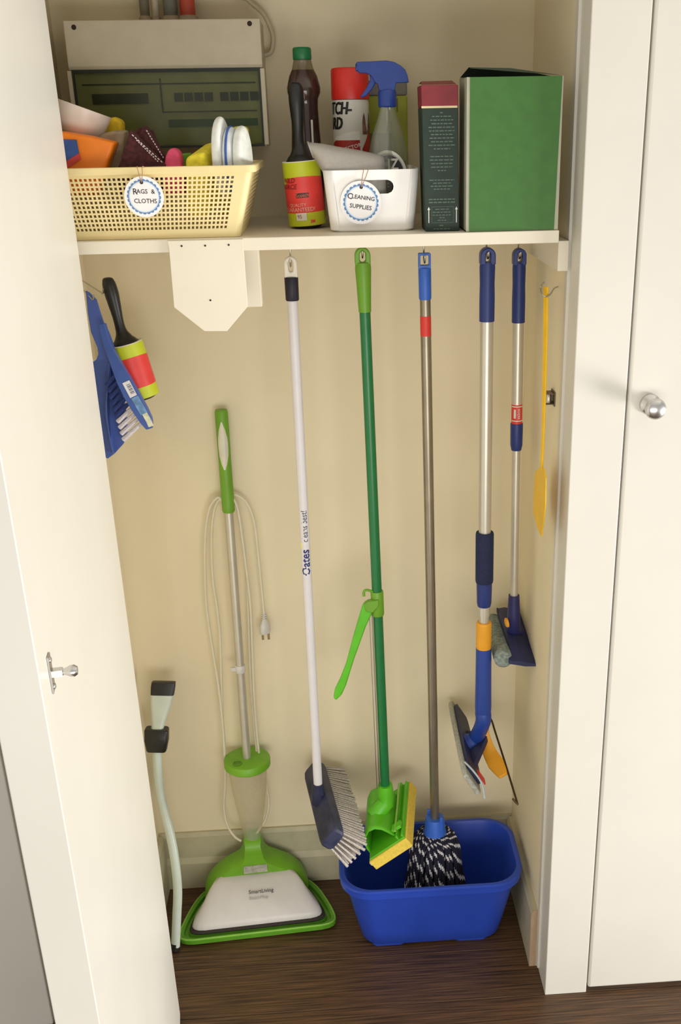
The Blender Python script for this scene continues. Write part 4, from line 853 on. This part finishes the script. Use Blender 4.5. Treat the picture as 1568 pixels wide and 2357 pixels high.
# ---------------------------------------------------------------- fly swatter on the right wall
YL = mat('yellow plastic', (240, 190, 24), 0.45, var=0.04)
fs = thing('fly_swatter', 'yellow plastic fly swatter hanging on the closet side wall', 'fly swatter', (-0.0380, 0.0410, 1.0564))
build('swatter_handle', band([(-0.0380, 0.0739, 1.4940), (-0.0370, 0.0695, 1.4224), (-0.0360, 0.0684, 1.3481), (-0.0370, 0.0572, 1.2507), (-0.0380, 0.0547, 1.1781)], [.012, .0125, .011, .0075, .0065], (.35, -.94, 0), .003), YL, fs, bevel=.0008)
bl = [(-0.0380, 0.1166, 1.1531), (-0.0380, 0.0823, 1.1733), (-0.0380, 0.0366, 1.1872), (-0.0380, 0.0189, 1.1754), (-0.0380, 0.0142, 1.1287), (-0.0380, 0.0233, 1.0926), (-0.0380, 0.0370, 1.0572), (-0.0380, 0.0747, 1.0594), (-0.0380, 0.1202, 1.0733), (-0.0380, 0.1217, 1.1073)]
build('swatter_blade', MB().prism(bl, (.0022, 0, 0)), YL, fs, bevel=.0008)
h = build('wire_hook', MB().tube(smooth([(-0.0060, 0.1300, 1.4852), (-0.0160, 0.1110, 1.4853), (-0.0300, 0.0713, 1.4827), (-0.0400, 0.0612, 1.4795), (-0.0460, 0.0651, 1.4841), (-0.0460, 0.0779, 1.4922), (-0.0440, 0.0708, 1.5003), (-0.0420, 0.0592, 1.5032)], 5), .0014, 8), STEEL, smooth_deg=60)
tag(h, 'curled wire hook in the side wall holding the yellow swatter', 'hook')

# ---------------------------------------------------------------- dustpan with brush, and second lint roller, on the left wall
PB = mat('dustpan blue', (62, 86, 158), 0.42, var=0.06, scale=20); PB2 = mat('brush blue', (60, 88, 160), 0.4, var=0.05)
dp = thing('dustpan', 'blue plastic dustpan hanging on the left wall with a brush clipped in', 'dustpan', (-0.8335, 0.2350, 1.1736))
outl = [(-0.8332, 0.2350, 1.4855), (-0.8269, 0.2350, 1.4815), (-0.8163, 0.2350, 1.4691), (-0.8118, 0.2350, 1.4444), (-0.8050, 0.2350, 1.4132), (-0.7986, 0.2350, 1.3895), (-0.7963, 0.2350, 1.3577), (-0.7918, 0.2350, 1.3174), (-0.7905, 0.2350, 1.2615), (-0.7939, 0.2350, 1.2130), (-0.8009, 0.2350, 1.2014), (-0.8193, 0.2350, 1.1833), (-0.8335, 0.2350, 1.1736), (-0.8501, 0.2350, 1.1828), (-0.8643, 0.2350, 1.2224), (-0.8546, 0.2350, 1.3372), (-0.8429, 0.2350, 1.3544), (-0.8302, 0.2350, 1.3620), (-0.8257, 0.2350, 1.3722), (-0.8258, 0.2350, 1.3841), (-0.8337, 0.2350, 1.4125), (-0.8347, 0.2350, 1.4451)]
build('pan', MB().prism(outl, (0, .004, 0)), PB, dp, bevel=.001, smooth_deg=40)
build('pan_lip', band([(-0.8069, 0.2320, 1.3563), (-0.8096, 0.2250, 1.3299), (-0.8159, 0.2200, 1.2909), (-0.8192, 0.2200, 1.2582), (-0.8197, 0.2240, 1.2155), (-0.8203, 0.2320, 1.1843)], [.006, .018, .026, .026, .018, .005], (0, 1, 0), .0025), PB, dp, smooth_deg=50)
build('pan_rim', MB().tube(smooth([(-0.8043, 0.2330, 1.4151), (-0.7978, 0.2310, 1.3903), (-0.7950, 0.2290, 1.3590), (-0.7905, 0.2290, 1.3187), (-0.7893, 0.2290, 1.2630), (-0.7933, 0.2320, 1.2139)], 5), .0028, 8), PB, dp, smooth_deg=50)
hb_ = thing('hand_brush', 'blue hand brush with white tipped bristles clipped into the hanging dustpan', 'brush', (-0.7428, 0.2050, 1.2389))
sp_ = [(-0.8060, 0.2120, 1.4305), (-0.8004, 0.2080, 1.3964), (-0.7898, 0.2040, 1.3641), (-0.7776, 0.2000, 1.3314), (-0.7655, 0.1990, 1.3009), (-0.7537, 0.1990, 1.2738), (-0.7458, 0.2000, 1.2544), (-0.7421, 0.2020, 1.2406)]
build('brush_back', band(sp_, [.010, .013, .018, .026, .028, .026, .022, .012], (1, 0, .45), .014), PB2, hb_, bevel=.004, smooth_deg=60, bseg=3)
for k in range(10):
    f = k / 9; a = V((-0.7903, 0.2000, 1.3414)).lerp(V((-0.7507, 0.2010, 1.2543)), f); tip = V((-0.8107, 0.2050, 1.3218)).lerp(V((-0.7940, 0.2070, 1.2178)), f)
    white = k >= 6
    tf = build('bristle_tuft', MB().tube([a, a.lerp(tip, .5), tip], [.0030, .0042, .0048], 7), mat('white bristle', (206, 200, 208), 0.8, var=0.15, scale=300) if white else mat('navy bristle', (30, 50, 112), 0.8, var=0.2, scale=300), hb_, smooth_deg=50)
def along(t, off, y): 
    i = min(int(t), len(sp_) - 2); p_ = V(sp_[i]).lerp(V(sp_[i + 1]), t - i); d2 = (V(sp_[i + 1]) - V(sp_[i])).normalized(); s2 = V((d2.z, 0, -d2.x)).normalized()
    if s2.x < 0: s2 = -s2
    return V((p_.x, 0, p_.z)) + s2 * off + V((0, p_.y - y, 0))
def strip(name, t0, t1, o0, o1, y, m):
    n = 6; a = [along(t0 + (t1 - t0) * k / n, o0, y) for k in range(n + 1)]; b = [along(t0 + (t1 - t0) * k / n, o1, y) for k in range(n + 1)]
    return build(name, MB().loft([a, b], False, False, closed=False), m, hb_)
strip('barcode_label', 3.1, 4.0, -.004, .010, .0078, mat('sticker white', (222, 220, 224), 0.5))
for k in range(7): strip('barcode_bar', 3.28 + k * .085, 3.28 + k * .085 + (.05 if k % 2 else .03), .001, .0085, .0081, mat('barcode grey', (104, 100, 110), 0.5))
strip('blue_sticker', 4.05, 5.3, -.003, .011, .0078, mat('sticker sky blue', (106, 146, 190), 0.5, var=0.3, scale=90)); strip('pale_sticker', 5.3, 6.8, .000, .010, .0078, mat('sticker cream', (206, 206, 176), 0.5, var=0.15, scale=90))
b0, t0_ = V((-0.7594, 0.2620, 1.2851)), V((-0.7778, 0.2620, 1.3748))
lint_roller('lint roller hanging beside the blue dustpan on the left wall', b0, t0_ - b0, (.35, -1, .1), printed=False)
for lab, p0_, p1_ in (('thin wire hook on the left wall holding the dustpan', (XL + .0015, .262, 1.520), (-0.8242, 0.2330, 1.4757)), ('thin wire hook on the left wall holding the lint roller', (XL + .0015, .285, 1.515), (-0.8117, 0.2590, 1.4822))):
    a, b = V(p0_), V(p1_)
    h = build('wall_hook', MB().tube([a, b - V((0, 0, .004)), b + V((.002, -.003, -.006)), b + V((.005, -.006, -.004)), b + V((.006, -.008, .004))], .0013, 8), STEEL, smooth_deg=60)
    tag(h, lab, 'hook', 'wire hooks on the left wall')
# ================================================================== things on the floor
# ---------------------------------------------------------------- blue bucket
BUC = mat('bucket blue plastic', (40, 74, 184), 0.42, var=0.05, scale=12)
bu = thing('bucket', 'large blue rectangular plastic bucket on the closet floor', 'bucket', (-.229, .25, 0), rotz=-.01)
bx, by = -.229, .2455
def brr(w, d, r, z, ins=0.0): return [(bx + x, by + y, z) for x, y in rrect(w - 2 * ins, d - 2 * ins, r, 8)]
prof = [(.315, .142, .045, .006), (.322, .150, .048, .010), (.340, .170, .054, .05), (.366, .198, .060, .12), (.388, .222, .066, .178), (.392, .226, .066, .186), (.408, .238, .070, .189), (.414, .242, .072, .194), (.412, .240, .072, .199), (.404, .234, .070, .2005), (.390, .222, .066, .199), (.383, .216, .064, .190), (.360, .192, .058, .12), (.334, .164, .052, .05), (.314, .142, .044, .014)]
build('bucket_wall', MB().loft([brr(w, d, r, z) for w, d, r, z in prof]), BUC, bu, smooth_deg=40)
build('rim_skirt', MB().loft([brr(.412, .240, .072, .196), brr(.410, .238, .071, .178), brr(.404, .232, .069, .178), brr(.404, .232, .069, .19)], False, False), BUC, bu, smooth_deg=40)
for x in (-.100, .090):
    for y in (-.055, .055): build('foot', MB().prism([(bx + x + a, by + y + b, 0.0) for a, b in rrect(.075, .030, .012, 4)], (0, 0, .010)), BUC, bu, bevel=.002)

# ---------------------------------------------------------------- steam mop
SG = mat('steam mop green', (118, 178, 38), 0.4, var=0.05); SW = mat('steam mop white', (216, 211, 206), 0.35, var=0.02); FRT = clear_mat('frosted tank', (244, 240, 226), gloss=0.05, rough=0.3, diff=0.26, drgb=(242, 236, 218))
st0 = V((-.637, .305, 0)); yaw = .075
stm = thing('steam_mop', 'green and white upright steam mop parked on its green floor tray', 'steam mop', st0)
def LC(x, y, z): return st0 + Matrix.Rotation(yaw, 3, 'Z') @ V((x, y, z))
def chaikin(p, k=3):
    for _ in range(k):
        o_ = []
        for i in range(len(p)):
            a, b = p[i], p[(i + 1) % len(p)]; o_ += [(a[0] * .75 + b[0] * .25, a[1] * .75 + b[1] * .25), (a[0] * .25 + b[0] * .75, a[1] * .25 + b[1] * .75)]
        p = o_
    return p
def dshape(wf, wb, yf, yb, z, bul=.0):
    q = [(-wf, yf), (-wf * .5, yf - bul), (wf * .5, yf - bul), (wf, yf), (wf * 1.02 - .004, yf + (yb - yf) * .25), (wb, yb - (yb - yf) * .12), (wb * .7, yb), (-wb * .7, yb), (-wb, yb - (yb - yf) * .12), (-wf * 1.02 + .004, yf + (yb - yf) * .25)]
    return [LC(x, y, z) for x, y in chaikin(q, 2)]
tray = thing('floor_tray', 'bright green floor tray under the steam mop', 'tray', LC(0, 0, 0))
TG = mat('tray green', (96, 160, 40), 0.45, var=0.06)
R5 = [dshape(.178, .135, -.075, .092, .0005), dshape(.182, .140, -.080, .096, .004), dshape(.183, .142, -.082, .098, .016), dshape(.181, .140, -.080, .096, .018), dshape(.172, .132, -.073, .090, .017), dshape(.170, .130, -.071, .088, .009), dshape(.162, .124, -.066, .083, .008), dshape(.160, .122, -.064, .081, .015), dshape(.150, .114, -.056, .073, .015)]
build('tray_body', MB().loft(R5), TG, tray, smooth_deg=40)
build('tray_bead', MB().tube(R5[3] + [R5[3][0]], .0022, 6), mat('tray edge green', (138, 196, 72), 0.4), tray, smooth_deg=50)
build('mop_pad', MB().loft([dshape(.158, .120, -.064, .082, .0155), dshape(.159, .121, -.066, .083, .020), dshape(.156, .118, -.062, .080, .024)]), mat('dark mop pad', (52, 46, 40), 0.9, var=0.15, scale=150), stm, smooth_deg=40)
shell = build('white_shell', MB().loft([dshape(.151, .112, -.060, .078, .024), dshape(.152, .112, -.060, .078, .028), dshape(.147, .106, -.054, .076, .040), dshape(.132, .098, -.038, .074, .056), dshape(.122, .092, -.024, .072, .068), dshape(.112, .085, -.004, .068, .080), dshape(.100, .078, .014, .066, .091), dshape(.082, .064, .028, .062, .097)]), SW, stm, smooth_deg=50)
mb = MB(); nrm_ = V((0, -.66, .75)); pz_ = LC(.012, -.0125, .0800); text_plane(mb, 'SmartLiving', .0125, pz_, V((1, .075, 0)), V((0, .75, .66)), bold=.006); build('brand_lettering', mb, mat('print charcoal', (48, 46, 54), 0.5), shell)
mb = MB(); text_plane(mb, 'SteamMop', .0105, LC(.006, -.0235, .0712), V((1, .075, 0)), V((0, .75, .66))); build('model_lettering', mb, mat('print pale grey', (164, 162, 164), 0.5), shell)
ar_ = [(-.126, .026), (-.122, .052), (-.110, .078), (-.088, .100), (-.060, .117), (-.036, .130), (-.026, .146), (-.022, .170), (-.020, .188), (.020, .188), (.022, .170), (.026, .146), (.036, .130), (.060, .117), (.088, .100), (.110, .078), (.122, .052), (.126, .026)]
sho = build('green_shoulder', MB().loft([[LC(x * s, y, .026 + (z - .026) * s2) for x, z in ar_] for y, s, s2 in ((.030, .90, .93), (.038, .97, .98), (.055, 1, 1), (.080, 1, 1), (.092, .95, .97))]), SG, stm, smooth_deg=45)
mb = MB().obox(LC(.002, .0280, .1130), V((.028, .0021, 0)), V((0, .001, .010)), V((0, .0006, 0))); build('grey_label', mb, mat('label film grey', (176, 174, 160), 0.4, var=0.2, scale=120), sho)
ax_ = Axis(LC(.001, .060, .19), (-0.6332, 0.4120, 1.2158))
def zpx(z): return z
build('water_tank', ax_.seg(.180, .388, [(0, .0190), (.05, .0205), (.30, .0290), (.62, .0390), (.90, .0440), (1, .0450)], n=32), FRT, stm, smooth_deg=50)
dz = .4205
cap_ = build('tank_cap', ax_.seg(.378, .400, [(0, .0500), (.15, .0535), (.80, .0535), (.95, .0515), (1, .0480), (1.03, .012)], n=40), SG, stm, smooth_deg=40)
fp = ax_.z(.4005) + V((-.020, -.026, .0018)); build('filler_ring', MB().lathe(fp, ax_.d, [(0, .0105), (.0016, .0105), (.0018, .0082), (.0002, .0078)], n=20), mat('tank cap dark green', (96, 150, 30), 0.4), cap_, smooth_deg=40)
build('pole', ax_.seg(.398, 1.02, r=.0094, n=24), mat('steam mop silver tube', (204, 198, 182), 0.42, 0.55, var=0.04), stm, smooth_deg=40)
zc = V((-0.6438, 0.3650, 0.6288)).z
build('cord_clip', ax_.seg(zc - .009, zc + .009, [(0, .0108), (.1, .0116), (.9, .0116), (1, .0108)]), SW, stm, smooth_deg=40)
build('cord_clip_nib', MB().obox(ax_.z(zc) + V((-.0150, -.002, 0)), (.006, 0, 0), (0, .003, 0), (0, 0, .0045)), SW, stm, bevel=.001)
hz0, hz1 = V((-0.6422, 0.3980, 0.9966)).z, V((-0.6332, 0.4120, 1.2158)).z
grip = build('grip', ax_.seg(hz0, hz1, [(0, .0118), (.02, .0132), (.10, .0134), (.11, .0128), (.16, .0136), (.5, .0132), (.85, .0136), (.98, .0134), (1, .0120)], n=28), mat('grip green', (112, 164, 40), 0.45, var=0.05), stm, smooth_deg=40)
g0, g1 = ax_.z(V((-0.6407, 0.4000, 1.0922)).z), ax_.z(V((-0.6358, 0.4100, 1.1936)).z); rings = []
for k in range(13):
    t = k / 12; r_ = math.sin(math.pi * (.04 + .92 * t)) ** .38; p_ = g0.lerp(g1, t)
    rings.append([p_ + V((.0108 * r_ * math.cos(a), -.0060 - (.0062 + .0032 * r_) * max(0, math.sin(a)), 0)) for a in [2 * math.pi * q / 16 for q in range(16)]])
build('grip_inlay', MB().loft(rings), mat('inlay white', (224, 220, 200), 0.45), grip, smooth_deg=60)
CORD = mat('white flex', (226, 218, 192), 0.5, var=0.02)
cords = [[(-0.6464, 0.4080, 1.0225), (-0.6566, 0.4050, 1.0279), (-0.6740, 0.4050, 1.0052), (-0.6866, 0.4050, 0.9564), (-0.6957, 0.4050, 0.8760), (-0.7013, 0.4050, 0.7721), (-0.6972, 0.4030, 0.6759), (-0.6915, 0.3980, 0.5782), (-0.6897, 0.3930, 0.4895), (-0.6916, 0.3900, 0.4033), (-0.6964, 0.3920, 0.3237), (-0.7058, 0.3940, 0.2486), (-0.7006, 0.3860, 0.2038), (-0.6849, 0.3740, 0.1801), (-0.6685, 0.3660, 0.1712)],
         [(-0.6452, 0.4120, 1.0191), (-0.6549, 0.4090, 1.0205), (-0.6672, 0.4090, 0.9936), (-0.6770, 0.4090, 0.9344), (-0.6822, 0.4090, 0.8427), (-0.6790, 0.4080, 0.7695), (-0.6785, 0.4060, 0.6952), (-0.6853, 0.4020, 0.5756), (-0.6904, 0.3980, 0.4631), (-0.6878, 0.3950, 0.3697), (-0.6739, 0.3900, 0.3359)],
         [(-0.6355, 0.4080, 1.0220), (-0.6241, 0.4050, 1.0246), (-0.6152, 0.4050, 0.9978), (-0.6110, 0.4050, 0.9330), (-0.6080, 0.4050, 0.8616), (-0.6054, 0.4030, 0.7682), (-0.6091, 0.4000, 0.6617), (-0.6134, 0.3950, 0.5299), (-0.6122, 0.3930, 0.3903), (-0.6020, 0.3940, 0.3038), (-0.5989, 0.3920, 0.2553), (-0.6085, 0.3860, 0.2164), (-0.6239, 0.3760, 0.1959), (-0.6369, 0.3680, 0.1801), (-0.6497, 0.3640, 0.1714)],
         [(-0.6333, 0.4120, 1.0303), (-0.6158, 0.4100, 1.0303), (-0.5962, 0.4100, 1.0119), (-0.5836, 0.4100, 0.9699), (-0.5803, 0.4100, 0.8992), (-0.5785, 0.4100, 0.8164), (-0.5774, 0.4100, 0.7506)],
         [(-0.6345, 0.4140, 1.0179), (-0.6201, 0.4120, 1.0121), (-0.6113, 0.4120, 0.9603), (-0.6089, 0.4120, 0.8690), (-0.6124, 0.4100, 0.7438), (-0.6178, 0.4060, 0.6146), (-0.6186, 0.4020, 0.4913), (-0.6180, 0.4000, 0.3860)]]
for c_ in cords: build('power_cord', MB().tube(smooth(c_, 8), .0030, 8), CORD, stm, smooth_deg=60)
pc = V((-0.5774, 0.4100, 0.7506))
plug = build('plug', MB().lathe(pc + V((0, 0, .002)), (0, -.03, -1), [(0, .0040), (.016, .0045), (.018, .0070), (.030, .0125), (.046, .0138), (.050, .0120)], n=20, sy=.7), SW, stm, smooth_deg=40)
mb = MB()
for k in range(3): build('strain_relief', MB().lathe(pc + V((0, 0, -.002 - k * .005)), (0, 0, -1), [(0, .0058), (.0025, .0058)], n=14), SW, plug, smooth_deg=40)
for dx in (-.0065, .0065): build('plug_pin', MB().obox(pc + V((dx, -.001, -.056)), (.0026, 0, 0), (0, .0009, 0), (0, 0, .0085)), mat('brass pin', (150, 130, 90), 0.35, 0.9), plug)

# ---------------------------------------------------------------- bent white tube with black ends leaning in the left corner
LT = mat('pale green white tube', (194, 204, 190), 0.35, var=0.03)
wt = thing('bent_wand', 'bent white tube wand with black collar and flared head leaning in the left corner', 'wand', (-0.8205, 0.2050, 0.0038))
build('wand_tube', MB().tube(smooth([(-0.8200, 0.2060, 0.0105), (-0.8119, 0.2220, 0.0820), (-0.8055, 0.2360, 0.1444), (-0.8065, 0.2520, 0.2051), (-0.8126, 0.2700, 0.2640), (-0.8241, 0.2900, 0.3214), (-0.8315, 0.3040, 0.3709), (-0.8328, 0.3160, 0.4209), (-0.8305, 0.3280, 0.4761)], 6), .0102, 18), LT, wt, smooth_deg=50)
build('foot_cap', MB().tube([(-0.8215, 0.2040, 0.0022), (-0.8194, 0.2080, 0.0189)], .0104, 18), BLK, wt, smooth_deg=40)
c0, c1 = V((-0.8317, 0.3260, 0.4626)), V((-0.8275, 0.3360, 0.5151)); d_ = (c1 - c0); u_ = d_.normalized(); s_ = V((1, 0, -.03)); s_ = (s_ - u_ * s_.dot(u_)).normalized(); n_ = u_.cross(s_)
def rr3(c, w, d, r): return [c + s_ * x + n_ * y for x, y in rrect(w, d, r, 4)]
build('black_collar', MB().loft([rr3(c0, .040, .024, .006), rr3(c0 + d_ * .05, .044, .028, .007), rr3(c0 + d_ * .5, .052, .032, .007), rr3(c0 + d_ * .95, .052, .032, .007), rr3(c1, .048, .028, .006)]), BLK, wt, smooth_deg=40)
h0, h1, h2, h3 = V((-0.8271, 0.3350, 0.5089)), V((-0.8195, 0.3500, 0.5465)), V((-0.8112, 0.3620, 0.5869)), V((-0.8069, 0.3700, 0.6120))
build('flared_head', MB().loft([rr3(h0, .026, .020, .008), rr3(h0.lerp(h1, .5), .030, .020, .008), rr3(h1, .038, .019, .008), rr3(h1.lerp(h2, .5), .046, .018, .007), rr3(h2, .050, .018, .006)]), LT, wt, smooth_deg=50)
build('head_tip', MB().loft([rr3(h2 - u_ * .001, .051, .020, .006), rr3(h2.lerp(h3, .6), .053, .021, .006), rr3(h3, .052, .020, .006), rr3(h3 + u_ * .001, .044, .014, .005)]), BLK, wt, smooth_deg=40)
